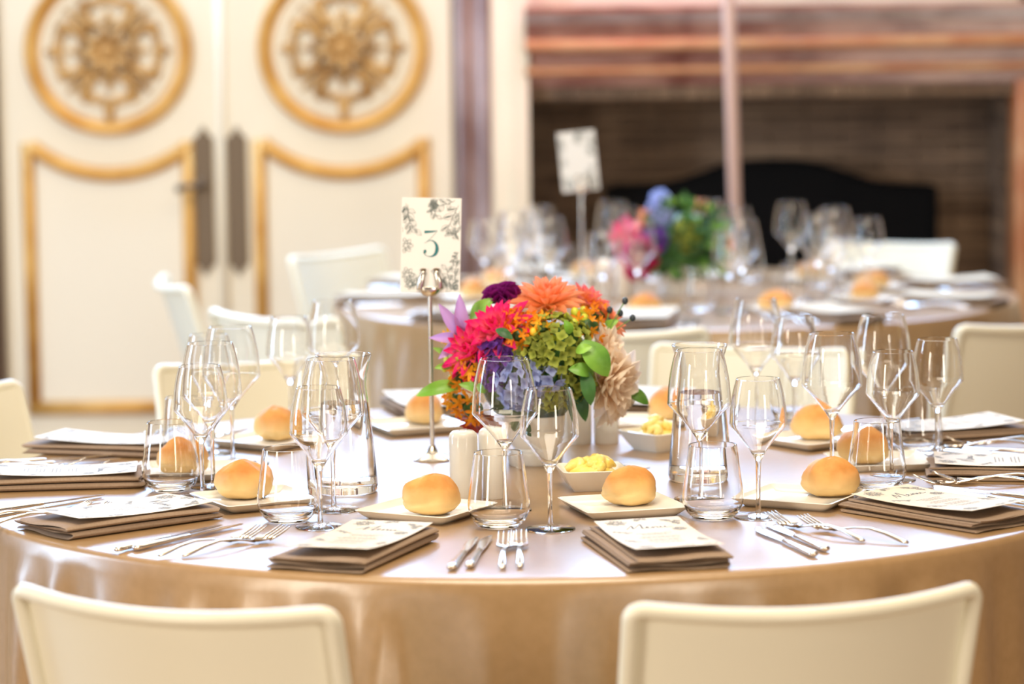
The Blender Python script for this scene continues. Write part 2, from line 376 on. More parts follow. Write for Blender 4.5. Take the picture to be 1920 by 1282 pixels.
# mantel bands from top to bottom: (y0,y1,projection back,front,mat)
bands = [(8, 20, .24, 'marble', 'shelf'), (20, 38, .22, 'marble2', 'cornice_band'), (38, 68, .17, 'marble', 'frieze'), (68, 92, .21, 'marble3', 'torus_moulding'),
         (92, 121, .12, 'marble', 'frieze'), (121, 136, .16, 'marble3', 'torus_moulding'), (136, 158, .09, 'marble', 'frieze')]
for (ya, yb, pj, mt, nm) in bands:
    za, zb = zpx(ya), zpx(yb)
    mb = MB()
    if 'torus' in nm:
        rr = (za - zb) / 2; zc = (za + zb) / 2
        mb.tube([(x2 - .01, WY - pj + rr, zc), (xe, WY - pj + rr, zc)], rr, 12, up=Vector((0, 0, 1)))
        mb.box(x2 - .01, xe, WY - pj + rr, WY, zb, za)
    else:
        mb.box(x2 - .01, xe, WY - pj, WY, zb, za)
    obj(nm, mb.mesh('band', True, 40), mt, fp)
jb = MB(); jb.box(fx1, xe, WY - .09, WY + .02, 0, zpx(158)); jb.tube([(fx1 + .03, WY - .09, 0), (fx1 + .03, WY - .09, zpx(150))], .03, 10)
obj('jamb', jb.mesh('jamb', True, 40), 'marble3', fp)
BD = WY + .42
fb = MB(); fb.box(fx0 - .3, fx1 + .3, BD + .03, BD + .1, 0, ftop + .5); fb.box(fx1 + .03, fx1 + .1, WY, BD + .05, 0, ftop + .5); fb.box(fx0 - .1, fx0 - .03, WY, BD + .05, 0, ftop + .5)
fb.box(fx0 - .3, fx1 + .3, WY, BD + .1, ftop + .5, ftop + .55)
obj('firebox', fb.mesh('firebox', False), 'mortar', fp)
lt = MB(); lt.box(fx0 - .02, fx1 + .02, WY - .04, WY + .1, ftop, zpx(158))
# soldier course of small stones along the lintel
ns = 34
stone = MB(); stone.box(-.5, .5, -.5, .5, -.5, .5); stm = stone.mesh('stone', False); stm.materials.append(M['brick'])
for i in range(ns):
    w_ = (fx1 - x2) / ns
    obj('lintel_stone', stm, None, fp, mtx=Matrix.Translation((x2 + w_ * (i + .5), WY - .02, (ftop + zpx(160)) / 2)) @ Matrix.Diagonal((w_ * .92, .12, (zpx(160) - ftop) * .96, 1)))
bm_ = MB(); a = .488; bm_.box(-a, a, -.5, .46, -.44, .44); bm_.v = [Vector((p.x * (1.06 if p.y > 0 else 1), p.y, p.z * (1.08 if p.y > 0 else 1))) for p in bm_.v]
brm = bm_.mesh('brick', False); brm.materials.append(M['brick'])
bh, bl = .034, .26
z = .50; row = 0
while z < ftop + .12:
    x = fx0 - .05 - (row % 2) * bl / 2
    while x < fx1 + .05:
        j = random.uniform(-.008, .008)
        cx = x + bl / 2
        obj('brick', brm, None, fp, mtx=Matrix.Translation((cx, BD + .02 + j, z)) @ Matrix.Diagonal((bl, .05, bh, 1)))
        x += bl
    for q in range(2):
        obj('brick', brm, None, fp, mtx=Matrix.Translation((fx1 + .025 + random.uniform(-.006, .006), WY + .11 + .2 * q + (row % 2) * .03, z)) @ Matrix.Diagonal((.05, .2, bh, 1)))
    z += bh; row += 1
obj('hearth', bx(fx0 - .1, fx1 + .3, WY - .4, BD + .05, 0, .03), 'marble2', fp)
# arched black screen
FYs = WY + .20
def fpt(x, y): p = pxd(x, y, FYs); return (p.x, p.z)
top = [fpt(1140, 352), fpt(1240, 348), fpt(1300, 334), fpt(1370, 310), fpt(1445, 304), fpt(1520, 308), fpt(1590, 328), fpt(1650, 346), fpt(1752, 350)]
sp_ = [(p.x, p.y) for p in smooth_path([(a, b, 0) for a, b in top], 5)]
out = [(sp_[0][0], .03)] + sp_ + [(sp_[-1][0], .03)]; n = len(out)
v = [(x, FYs, z) for x, z in out] + [(x, FYs + .03, z) for x, z in out]
scr = thing('fire_screen', 'black iron screen with arched top standing in the fireplace', 'fire screen', (0, 0, 0))
obj('screen_plate', mesh('plate', v, [tuple(range(n)), tuple(reversed(range(n, 2 * n)))] + [((i + 1) % n, (i + 1) % n + n, i + n, i) for i in range(n)], False), 'iron', scr)
obj('rim', MB().tube([(x, FYs, z) for x, z in out], .012, 6, up=Vector((0, 1, 0))).mesh('rim'), 'iron', scr)
spot('uplight_pink', (.35, 4.2, 2.6), (.25, 5.2, 1.62), 38, (1.0, .18, .42), 46)
spot('uplight_violet', (1.1, 4.2, 2.9), (.85, 5.2, 1.65), 26, (.45, .35, 1.0), 60)
# pole in front of the fireplace
PY = 4.55
pa, pb = pxd(1366, 0, PY), pxd(1381, 500, PY)
dirp = (pa - pb).normalized(); base = pb - dirp * (pb.z / dirp.z); topp = pb + dirp * 2.2
pt = thing('upright_pole', 'tall pale pink metal pole standing before the fireplace', 'pole', (base.x, base.y, 0))
obj('shaft', MB().tube([Vector((0, 0, .02)), topp - Vector((base.x, base.y, 0))], .021, 12).mesh('shaft'), 'pole', pt)
obj('foot_plate', MB().lathe([(0, 0), (.16, 0), (.16, .012), (.15, .018), (.03, .024), (.03, .05), (0, .05)], 28).mesh('foot', True, 40), 'pole', pt)

# ------------------------------------------------------------------ tables
TZ = .75
T2 = px(1265, 553); T2 = (T2.x, T2.y)
print('T2', T2)
def cloth_mesh(R0, seed):
    rnd = random.Random(seed); seg = 400
    ph = [(q, rnd.uniform(0, 6.28), rnd.uniform(.5, 1)) for q in (19, 27, 34, 41, 52, 63)]
    rings = [(0.0, TZ), (.3, TZ), (.6, TZ), (.8, TZ), (R0 - .03, TZ), (R0 - .012, TZ - .001), (R0 - .004, TZ - .004), (R0, TZ - .011), (R0 + .001, TZ - .03), (R0 + .002, TZ - .06)]
    for k in range(1, 11): rings.append((R0 + .003 + .012 * k / 10, TZ - .06 - (TZ - .075) * k / 10))
    v = []; f = []
    for (r, z) in rings:
        drop = max(0, (TZ - .03 - z) / (TZ - .05))
        for k in range(seg):
            a = 2 * PI * k / seg
            fo = sum(w_ * math.sin(n * a + p + .6 * math.sin(3 * a + p)) for n, p, w_ in ph) / 3.2
            fo = math.copysign(abs(fo) ** .8, fo)
            rr = r + .034 * (drop ** .45) * fo + .014 * drop ** .6
            v.append((rr * math.sin(a), -rr * math.cos(a), z))
    nr = len(rings)
    v.append((0, 0, TZ))
    for i in range(nr - 1):
        for k in range(seg):
            f.append((i * seg + k, i * seg + (k + 1) % seg, (i + 1) * seg + (k + 1) % seg, (i + 1) * seg + k)) if rings[i][0] > 0 else f.append((len(v) - 1, (i + 1) * seg + (k + 1) % seg, (i + 1) * seg + k))
    f = [tuple(reversed(q)) for q in f]
    return mesh('cloth', v, f)
def make_table(c, R0, seed, lt, lc):
    t = thing('round_table', lt, 'table', (c[0], c[1], 0), 0, None)
    obj('tabletop', MB().lathe([(0, TZ - .03), (R0 - .012, TZ - .03), (R0 - .012, TZ - .008), (0, TZ - .008)], 64).mesh('top', True, 40), 'woodtop', t)
    for k in range(4):
        a = PI / 4 + k * PI / 2
        obj('leg', MB().tube([(.6 * math.cos(a), .6 * math.sin(a), 0), (.6 * math.cos(a), .6 * math.sin(a), TZ - .03)], .02, 10).mesh('leg'), 'steel', t)
    o = obj('tablecloth', cloth_mesh(R0, seed), 'cloth', loc=(c[0], c[1], 0)); tag(o, lc, 'tablecloth')
RT = .935
TC = (.0, -.01)
make_table(TC, RT, 3, 'round banquet table hidden under the cloth carrying the number 3 card', 'beige satin tablecloth to the floor on the number 3 table')
make_table(T2, RT, 8, 'round banquet table hidden under the cloth near the fireplace', 'beige satin tablecloth to the floor on the table by the fireplace')

# ------------------------------------------------------------------ chairs
def make_chair(label, group):
    t = thing('dining_chair', label, 'chair', (0, 0, 0), 0, group)
    W, z0, z1, lean, bulge = .44, .45, .80, .10, .045
    def sf(u, z, off=0):     # u in -1..1 ; origin at back top centre line, facing +y
        v_ = (z - z0) / (z1 - z0)
        return Vector((u * W / 2 * (.97 + .03 * v_), -lean * (v_ - 1) - bulge * (1 - u * u) + bulge + off - 0.0, z - .012 * v_ * (1 - u * u)))
    # outline path with rounded corners
    rad = .016; pts = []
    for i in range(13): pts.append((-1, z0 - .03 + (z1 - rad - z0 + .03) * i / 12))
    for i in range(1, 6):
        a = PI / 2 * i / 6; pts.append((-1 + (1 - math.cos(a)) * rad / (W / 2), z1 - rad + rad * math.sin(a)))
    for i in range(25): pts.append((-1 + rad / (W / 2) + (2 - 2 * rad / (W / 2)) * i / 24, z1))
    left = [p for p in pts[:18]]
    pts += [(-u, z) for u, z in reversed(left)]
    path = [sf(u, z) for u, z in pts]
    obj('back_frame', MB().tube(path, .0105, 8, up=Vector((0, 1, 0)), flat=1.25).mesh('frame'), 'chair', t)
    v = []; f = []; nu, nz = 20, 8
    for s_, off in ((0, .004), (1, .012)):
        for i in range(nz + 1):
            for k in range(nu + 1): v.append(sf((-1 + 2 * k / nu) * .965, z0 - .02 + (z1 - .006 - z0 + .02) * i / nz, off))
    q = (nu + 1) * (nz + 1)
    for i in range(nz):
        for k in range(nu):
            a = i * (nu + 1) + k; f.append((a, a + 1, a + nu + 2, a + nu + 1)); f.append((q + a, q + a + nu + 1, q + a + nu + 2, q + a + 1))
    for k in range(nu): f.append((k, q + k, q + k + 1, k + 1)); a = nz * (nu + 1) + k; f.append((a, a + 1, q + a + 1, q + a))
    obj('back_panel', mesh('panel', v, f, True, 50), 'chair', t)
    # seat
    v = []; f = []; n = 14
    prof = []
    for s_ in (0, 1):
        for j in range(n + 1):
            for i in range(n + 1):
                x = -W / 2 + W * i / n; y = .085 + .31 * j / n
                cr = .0
                zz = .455 - .012 * math.sin(PI * i / n) * math.sin(PI * j / n) - s_ * .022
                if j >= n - 1: zz -= .006 * (j - n + 2)
                v.append((x, y, zz))
    q = (n + 1) ** 2
    for j in range(n):
        for i in range(n):
            a = j * (n + 1) + i; f.append((a, a + 1, a + n + 2, a + n + 1)); f.append((q + a, q + a + n + 1, q + a + n + 2, q + a + 1))
    for i in range(n):
        for a, b in ((i, i + 1), (n * (n + 1) + i + 1, n * (n + 1) + i), ((i + 1) * (n + 1), i * (n + 1)), (i * (n + 1) + n, (i + 1) * (n + 1) + n)): f.append((b, a, q + a, q + b))
    obj('seat', mesh('seat', v, f, True, 50), 'chair', t)
    for sx in (-1, 1):
        for (ya, yb) in ((.12, .08), (.36, .38)):
            obj('leg', MB().tube([(sx * .185, ya, .44), (sx * .20, yb, 0)], [.018, .013], 10).mesh('leg'), 'chair', t)
    return t
def chair_at(P, rz, label, group, first=[None]):
    if first[0] is None:
        first[0] = make_chair(label, group); o = first[0]; o.location = (P[0], P[1], 0); o.rotation_euler = (0, 0, rz); return o
    return dup(first[0], (P[0], P[1], 0), rz, label, group)
# (px of back's top centre, rotation deg)
G1, G2 = 'ivory chairs around the number 3 table', 'ivory chairs around the table by the fireplace'
def ch(x, y, rot, label, g):
    P = px(x, y, .80); c = TC if g == G1 else T2; back = abs(rot) > 90
    for _ in range(40):      # push out until the seat clears the cloth
        ok = True
        for lx, ly in ((-.22, .40), (0, .40), (.22, .40), (-.22, .22), (.22, .22)):
            a = R(rot); wx = P.x + lx * math.cos(a) - ly * math.sin(a); wy = P.y + lx * math.sin(a) + ly * math.cos(a)
            if math.hypot(wx - c[0], wy - c[1]) < (1.0 if back else .975): ok = False
        if ok: break
        q = P - c_o; q.z = 0; P = P + q.normalized() * (.012 if back else -.012)
    chair_at((P.x, P.y), R(rot), label, g)
ch(286, 1138, -24, 'ivory plastic chair with its back turned, door side end of number 3 table', G1)
ch(1534, 1134, 14, 'ivory plastic chair with its back turned, fireplace side end of number 3 table', G1)
ch(-146, 745, -122, 'ivory chair at fourth place, door side of number 3 table', G1)
ch(478, 694, -160, 'ivory chair at fifth place, door side of number 3 table', G1)
ch(1424, 650, 160, 'ivory chair at fifth place, fireplace side of number 3 table', G1)
ch(492, 594, -40, 'ivory chair turned to the fireplace table, in front of the door seam', G2)
ch(1138, 622, -8, 'ivory chair turned to the fireplace table, behind the mixed flower arrangement', G2)
ch(1962, 606, 32, 'ivory chair turned to the fireplace table, in line with the marble fireplace jamb', G2)
ch(300, 530, -76, 'ivory chair seen side on before the cream door with lever handle', G2)
ch(612, 490, -126, 'ivory chair facing out, before the cream door with plain lock plate', G2)
ch(1680, 460, 146, 'ivory chair facing out, in front of the black fire screen', G2)

# ------------------------------------------------------------------ glassware
def glass_shell(outer, th, bottom_z):
    """outer profile list (r,z) from bottom to rim -> closed wall profile"""
    inner = []
    for i, (r, z) in enumerate(outer):
        if z >= bottom_z: inner.append((max(r - th, 0.0005), z))
    return outer + [(outer[-1][0] - th * .5, outer[-1][1] + th * .4)] + list(reversed(inner)) + [(0, bottom_z)]
def wine_glass(name, label, group, h, rmax, zmax, ztip, rrim, rfoot):
    t = thing(name, label, 'wine glass', (0, 0, 0), 0, group)
    o = [(0, ztip - .004), (.0045, ztip - .004)]
    for k in range(1, 9):
        s_ = k / 8; o.append((.0045 + (rmax - .0045) * (s_ ** 1.12), ztip - .004 + (zmax - ztip + .004) * (s_ ** .93)))
    for k in range(1, 4):   # tight turn
        s_ = k / 3; o.append((rmax + .0006 * math.sin(PI * s_), zmax + .006 * s_))
    for k in range(1, 11):
        s_ = k / 10; o.append((rmax + (rrim - rmax) * (s_ ** 1.9), zmax + .006 + (h - zmax - .006) * s_))
    prof = glass_shell(o, .0011, ztip + .010)
    obj('bowl', MB().lathe(prof, 48).mesh('bowl', True, 35), 'glass', t)
    st = [(0, .006), (.0045, .006), (.0036, .018), (.0033, h * .25), (.0036, ztip - .02), (.0045, ztip - .0042), (0, ztip - .0042)]
    obj('stem', MB().lathe(st, 16).mesh('stem', True, 50), 'glass', t)
    ft = [(0, .0002), (rfoot, .0002), (rfoot + .0006, .0012), (rfoot, .0022), (rfoot * .6, .0032), (.012, .005), (.0047, .0098), (.0045, .0058), (0, .0058)]
    ft = [(0, .0002), (rfoot, .0002), (rfoot + .0006, .0012), (rfoot, .0022), (rfoot * .6, .0030), (.012, .0042), (.0046, .0059), (0, .0059)]
    obj('foot', MB().lathe(ft, 40).mesh('foot', True, 50), 'glass', t)
    return t
def tumbler(label, group):
    t = thing('water_tumbler', label, 'tumbler', (0, 0, 0), 0, group)
    o = [(0, .0003), (.026, .0003), (.032, .003), (.040, .012), (.0452, .024), (.0466, .034), (.0455, .046), (.0425, .066), (.0395, .088), (.0365, .112)]
    o2 = []
    for i in range(len(o) - 1):
        o2.append(o[i])
        if i > 1: o2.append(((o[i][0] + o[i + 1][0]) / 2 + .0002, (o[i][1] + o[i + 1][1]) / 2))
    o2.append(o[-1])
    inner = [(r - .0016, z) for r, z in reversed(o2) if z > .013]
    prof = o2 + [(o2[-1][0] - .0008, .1127)] + inner + [(.03, .0115), (.015, .0105), (0, .0102)]
    obj('cup', MB().lathe(prof, 48).mesh('cup', True, 40), 'glass', t)
    return t
def carafe(label, group):
    t = thing('water_carafe', label, 'carafe', (0, 0, 0), 0, group)
    o = [(0, .0004), (.048, .0004), (.0515, .004), (.0525, .012), (.051, .03), (.0465, .08), (.0415, .13), (.038, .16), (.0365, .176), (.0375, .19), (.041, .207), (.0455, .222)]
    inner = [(r - (.0022 if z < .2 else .0014), z) for r, z in reversed(o) if z > .013]
    obj('body', MB().lathe(o + [(.0448, .2224)] + inner + [(.045, .013), (0, .011)], 56).mesh('body', True, 40), 'glass', t)
    wv = [(0, .0112), (.0448, .0132), (.0501 - .0022, .014), (.051 - .0024, .03), (.0465 - .0024, .08), (.0415 - .0024, .13), (.0397 - .0024, .145), (0, .145)]
    obj('water', MB().lathe(wv, 56).mesh('water', True, 40), 'water', t)
    return t
side = {0: 'first', 1: 'second', 2: 'third', 3: 'fourth', 4: 'fifth'}
def place(i, tb='number 3'):   # i: 0..4 fireplace side, -1..-5 door side
    return '%s place, %s side of %s table' % (side[i if i >= 0 else -i - 1], 'fireplace' if i >= 0 else 'door', tb)
B0 = wine_glass('red_wine_glass', '', None, .235, .0495, .150, .098, .0370, .040)
S0 = wine_glass('white_wine_glass', '', None, .210, .0432, .140, .090, .0330, .037)
T0 = tumbler('', None)
used = {}
def put(proto, loc, rz, label, group):
    if proto.name not in used:
        used[proto.name] = 1; proto.location = loc; proto.rotation_euler = (0, 0, rz); proto['label'] = label; proto['group'] = group; return proto
    return dup(proto, loc, rz, label, group)
# measured positions: seat -> (big, small, tumbler) image points of the foot centre
GL = {-1: ((948, 957), (1032, 993), (936, 988)), 0: ((1312, 936), (1422, 969), (1337, 972)), 1: ((1560, 892), (1674, 900), (1644, 920)),
      2: ((1655, 843), (1757, 868), (1718, 851)), 3: ((1418, 797), (1490, 810), (1500, 786)), -2: ((626, 956), (601, 988), (540, 978)),
      -3: ((400, 912), (380, 931), (321, 920)), -4: ((437, 868), (396, 850), (352, 866)), -5: ((628, 798), (546, 806), (592, 785))}
for s_, (b, s2, t) in GL.items():
    P = px(*b); put(B0, P, 0, 'tall wide stemmed wine glass at %s' % place(s_), 'large wine glasses on the number 3 table')
    P = px(*s2); put(S0, P, 0, 'shorter narrow stemmed wine glass at %s' % place(s_), 'small wine glasses on the number 3 table')
    P = px(*t); put(T0, P, 0, 'stemless water tumbler at %s' % place(s_), 'tumblers on the number 3 table')
for pr, P, n_, g in ((B0, (.0, .60, TZ), 'tall wide stemmed wine glass', 'large wine glasses on the number 3 table'), (S0, (-.03, .70, TZ), 'shorter narrow stemmed wine glass', 'small wine glasses on the number 3 table'), (T0, (.05, .72, TZ), 'stemless water tumbler', 'tumblers on the number 3 table')):
    put(pr, P, 0, '%s at %s' % (n_, place(4)), g)
cf = carafe('clear water carafe with flared lip on the door side of number 3 card', 'carafes on the number 3 table')
cf.location = px(648, 922)
dup(cf, px(1313, 900), 0, 'clear water carafe with flared lip beside butter dish, fireplace side', 'carafes on the number 3 table')

# ------------------------------------------------------------------ plates, bread, butter, shakers
def square_dish(h, w0, w1, th, ins):
    """square plate: outer bottom half w0, rim half w1"""
    def ring(w_, z, r, n=5):
        o = []
        for cx, cy, a0 in ((1, 1, 0), (-1, 1, 90), (-1, -1, 180), (1, -1, 270)):
            for k in range(n):
                a = R(a0 + 90 * k / (n - 1)); o.append((cx * (w_ - r) + r * math.cos(a), cy * (w_ - r) + r * math.sin(a), z))
        return o
    rings = [ring(w0, 0, .008), ring(w0 + (w1 - w0) * .5, h * .45, .009), ring(w1, h, .010), ring(w1 - th * .6, h + .0008, .009), ring(w1 - th * 1.6, h - .003, .009), ring(w0 + (w1 - w0) * .3 - ins, th + .001, .008), ring(w0 * .5, th, .006)]
    v = []; f = []; n = len(rings[0])
    for r_ in rings: v += r_
    for i in range(len(rings) - 1):
        for k in range(n): f.append((i * n + k, i * n + (k + 1) % n, (i + 1) * n + (k + 1) % n, (i + 1) * n + k))
    f.append(tuple(reversed(range(n)))); f.append(tuple(range((len(rings) - 1) * n, len(rings) * n)))
    return mesh('dish', v, f, True, 40)
plate_me = square_dish(.014, .066, .082, .004, .004); plate_me.materials.append(M['white'])
def bread_mesh(seed):
    rnd = random.Random(seed); v = []; f = []; nu, nv = 40, 24
    ph = [rnd.uniform(0, 6.28) for _ in range(8)]
    for j in range(nv + 1):
        t = PI * j / nv
        for i in range(nu):
            a = 2 * PI * i / nu
            x, y, z = math.sin(t) * math.cos(a), math.sin(t) * math.sin(a), -math.cos(t)
            k = 1 + .05 * math.sin(2 * a + ph[0]) + .05 * math.sin(3 * a + ph[1]) * math.sin(t) + .03 * math.sin(5 * a + 3 * t + ph[2])
            ridge = .07 * math.exp(-((y + .25 * math.sin(2 * x + ph[3])) / .22) ** 2) * max(0, z)
            crack = -.08 * math.exp(-((z + .05 + .12 * math.sin(3 * a + ph[4])) / .10) ** 2) * max(0, math.cos(a + ph[5]))
            k += .11 * noise.noise(Vector((x * 1.6 + ph[6], y * 1.6, z * 1.6 + ph[7]))) + .045 * noise.noise(Vector((x * 5 + ph[6], y * 5, z * 5)))
            X, Y, Z = x * .048 * (k + crack), y * .038 * (k + crack), z * (.033 if z > 0 else .022) * (.55 + .45 * k + ridge * .8 + crack)
            if Z < -.018: Z = -.018
            v.append((X, Y, Z + .018))
    for j in range(nv):
        for i in range(nu): f.append((j * nu + i, j * nu + (i + 1) % nu, (j + 1) * nu + (i + 1) % nu, (j + 1) * nu + i))
    me = mesh('roll', v, f); me.materials.append(M['bread']); return me
breads = [bread_mesh(k) for k in range(4)]
# seat -> (roll px, plate offset px, plate rotation)
BR = {-1: (812, 968, 800, 966, -30), 0: (1183, 950, 1168, 958, 16), 1: (1557, 934, 1500, 942, 62), 3: (1532, 827, 1524, 832, 126), 2: (1622, 872, 1650, 874, 96),
      4: (1252, 790, 1215, 800, 165), -5: (797, 797, 780, 806, -158), -4: (518, 828, 506, 834, -128), -2: (457, 938, 480, 945, -62), -3: (342, 892, 340, 892, -92)}
for s_, (x, y, x2_, y2_, rt) in BR.items():
    P = px(x2_, y2_); o = obj('bread_plate', plate_me, None, loc=P); o.rotation_euler = (0, 0, R(rt)); tag(o, 'square white porcelain bread plate at %s' % place(s_), 'plate', 'bread plates on the number 3 table')
    Q = px(x, y); Q.z = TZ + .0055
    o = obj('bread_roll', breads[(s_ * 7) % 4], None, loc=Q); o.rotation_euler = (0, 0, R(rt + 20 * ((s_ * 5) % 7))); o.scale = (.94, .94, 1.15)
    tag(o, 'golden bread roll on the plate at %s' % place(s_), 'bread roll', 'bread rolls on the number 3 table')
BR_SC = 1
dish_me = square_dish(.034, .034, .054, .004, .003); dish_me.materials.append(M['white'])
def butter_mesh(seed):
    rnd = random.Random(seed); mb = MB()
    for k in range(16):
        a = rnd.uniform(0, 6.28); r = .026 * math.sqrt(rnd.random()); x, y = r * math.cos(a), r * math.sin(a)
        b = rnd.uniform(0, 6.28); l_ = rnd.uniform(.010, .018); h = .030 + (.018 * (1 - r / .03)) * rnd.uniform(.6, 1.1)
        pts = [(x + l_ * t * math.cos(b + t), y + l_ * t * math.sin(b + t), h + .006 * (1 - t * t)) for t in (-1.2, -.6, 0, .6, 1.2)]
        mb.tube(pts, [.004, .008, .009, .008, .003], 7)
    mb.sphere((0, 0, .022), .04, 16, 8, (1, 1, .45))
    me = mb.mesh('butter'); return me
for k, (x, y, rt, lb) in enumerate(((1110, 915, 8, 'first place of the fireplace side'), (1236, 842, 40, 'carafe on the fireplace side'))):
    P = px(x, y); o = obj('butter_dish', dish_me, None, loc=P); o.rotation_euler = (0, 0, R(rt)); tag(o, 'small square white butter dish beside the %s' % lb, 'dish', 'butter dishes on the number 3 table')
    b = obj('butter', butter_mesh(k), 'butter', loc=P + Vector((0, 0, .001))); tag(b, 'heap of yellow butter curls beside the %s' % lb, 'butter', 'butter on the number 3 table')
def shaker_me():
    pr = [(0, 0), (.021, 0), (.0225, .002), (.0225, .10), (.021, .107), (.016, .111), (0, .112)]
    return MB().lathe(pr, 32).mesh('shaker', True, 45)
def shaker(P, label):
    t = thing('salt_shaker', label, 'shaker', P, 0, 'white shakers on the number 3 table')
    obj('body', SHM, None, t)
    h = MB()
    for k in range(5):
        a = k * 2 * PI / 5; h.lathe([(0, .1121), (.0012, .1121), (0, .1125)], 6, Matrix.Translation((.007 * math.cos(a), .007 * math.sin(a), -.0002)))
    obj('pour_holes', h.mesh('holes'), 'ink', t)
SHM = shaker_me(); SHM.materials.append(M['white'])
shaker(px(870, 938), 'white cylindrical shaker standing free beside the number 3 stand')
shaker(px(925, 932), 'white cylindrical shaker behind the tumbler of the first door side place')
shaker(px(1137, 830), 'white cylindrical shaker beneath the blush cream dahlia')
shaker(px(1086, 831), 'white cylindrical shaker between flower pot and the shaker under blush dahlia')

# ------------------------------------------------------------------ cutlery
def fork_proto():
    t = thing('fork', '', 'fork', (0, 0, 0)); Lh = .205
    hz = lambda y: .003 + .012 * max(0, math.sin(PI * min(1, y / .15))) ** 1.3
    mb = MB(); ys = [0, .004, .015, .04, .07, .10, .125, .14]
    mb.tube([(0, y, hz(y)) for y in ys], [.003, .0052, .0055, .0046, .0036, .0030, .0032, .0045], 8, flat=.5)
    obj('handle', mb.mesh('handle'), 'steel', t)
    hd = MB()
    zf = lambda y: .003 + .012 * max(0, math.sin(PI * y / .15)) ** 1.3 if y < .15 else .003 + .016 * ((y - .15) / .055) ** 1.6
    sect = [(.136, .004), (.146, .009), (.156, .0125), (.166, .0125)]
    v = []; f = []
    for y, wd in sect:
        for k in range(5):
            u = -1 + k / 2; v.append((u * wd, y, zf(y) + .003 * u * u + .001))
    n = len(v)
    v += [(x, y, z - .0018) for x, y, z in v]
    for i in range(3):
        for k in range(4):
            a = i * 5 + k; f.append((a, a + 1, a + 6, a + 5)); f.append((n + a, n + a + 5, n + a + 6, n + a + 1))
        f.append((i * 5, i * 5 + 5, n + i * 5 + 5, n + i * 5)); f.append((i * 5 + 4, n + i * 5 + 4, n + i * 5 + 9, i * 5 + 9))
    hd.add(v, f)
    h = obj('head', hd.mesh('head', True, 50), 'steel', t)
    for k in range(4):
        x = -.0108 + .0072 * k; tm = MB()
        tm.tube([(x, y, zf(y) + .0004) for y in (.162, .175, .188, .198, .205)], [.0019, .0017, .0015, .0013, .0007], 6)
        obj('tine', tm.mesh('tine'), 'steel', h)
    return t
def knife_proto():
    t = thing('knife', '', 'knife', (0, 0, 0))
    mb = MB(); ys = [0, .003, .012, .05, .09, .118, .124]
    mb.tube([(0, y, .0048) for y in ys], [.004, .0068, .0072, .0062, .0052, .0048, .003], 10, flat=.62)
    obj('handle', mb.mesh('handle'), 'steel', t)
    st = [(.120, -.0040, .004), (.13, -.0055, .0050), (.15, -.0075, .0062), (.18, -.0095, .0066), (.21, -.0095, .0064), (.225, -.0065, .0058), (.234, -.001, .0050), (.238, .0040, .0044)]
    v = []; f = []
    for y, a, b in st: v += [(a, y, .0040), (0, y, .0055), (b, y, .0058), (b, y, .0040), (0, y, .0034)]
    n = len(st)
    for i in range(n - 1):
        for k in range(5): f.append((i * 5 + k, (i + 1) * 5 + k, (i + 1) * 5 + (k + 1) % 5, i * 5 + (k + 1) % 5))
    f += [(0, 1, 2, 3, 4), tuple(5 * (n - 1) + k for k in (4, 3, 2, 1, 0))]
    obj('blade', mesh('blade', v, f, True, 25), 'steel', t)
    return t
F0, K0 = fork_proto(), knife_proto()
def cut(proto, a, b, label, group, lift=0, tipz=0.0):
    A = px(*a); Bp = px(b[0], b[1], TZ + tipz); d = Bp - A; A.z = TZ + .0006 + lift
    put(proto, A, math.atan2(-d.x, d.y), label, group)
gk, gf = 'knives on the number 3 table', 'forks on the number 3 table'
KN = [(-1, (846, 1071), (902, 1002), (880, 1067), (922, 1004)), (-2, (216, 1037), (440, 984), (252, 1034), (478, 982)), (0, (1528, 1046), (1378, 976), (1550, 1036), (1404, 971)),
      (1, (1965, 955), (1728, 918), (1985, 945), (1760, 918)), (-3, (-40, 968), (200, 932), (-30, 978), (240, 930)), (2, (1980, 866), (1802, 850), (2000, 856), (1830, 846)), (-4, (-30, 882), (165, 868), (-45, 876), (150, 862))]
for s_, a, b, c, d in KN:
    cut(K0, a, b, 'outer steel knife at %s' % place(s_), gk); cut(K0, c, d, 'inner steel knife at %s' % place(s_), gk)
FK = [(0, (941, 1070), (948, 1012), (975, 1067), (973, 1008)), (-1, (296, 1047), (470, 998), (342, 1047), (531, 995)), (1, (1620, 1018), (1462, 972), (1702, 1022), (1500, 974)),
      (2, (1950, 908), (1795, 898), (1990, 905), (1840, 893)), (-2, (-25, 990), (190, 952), (-70, 985), (150, 950)), (3, (1945, 838), (1770, 832), (1985, 832), (1790, 828)), (-3, (-20, 886), (190, 873), (-60, 879), (150, 868))]
for s_, a, b, c, d in FK:
    cut(F0, a, b, 'outer steel fork at %s' % place(s_), gf, tipz=.012); cut(F0, c, d, 'inner steel fork at %s' % place(s_), gf, tipz=.012)
for s_, th in ((3, 118), (4, 165), (-5, -165), (-4, -118)):   # far places, laid out from the seat
    def at(lx, r, th=th): t = R(th); return Vector((r * math.sin(t) + lx * math.cos(t), -r * math.cos(t) + lx * math.sin(t), TZ + .0006))
    if s_ != -4: put(K0, at(.128, .90), R(th), 'inner steel knife at %s' % place(s_), gk); put(K0, at(.150, .89), R(th), 'outer steel knife at %s' % place(s_), gk)
    if s_ != 3: put(F0, at(-.12, .88), R(th), 'inner steel fork at %s' % place(s_), gf); put(F0, at(-.15, .88), R(th), 'outer steel fork at %s' % place(s_), gf)

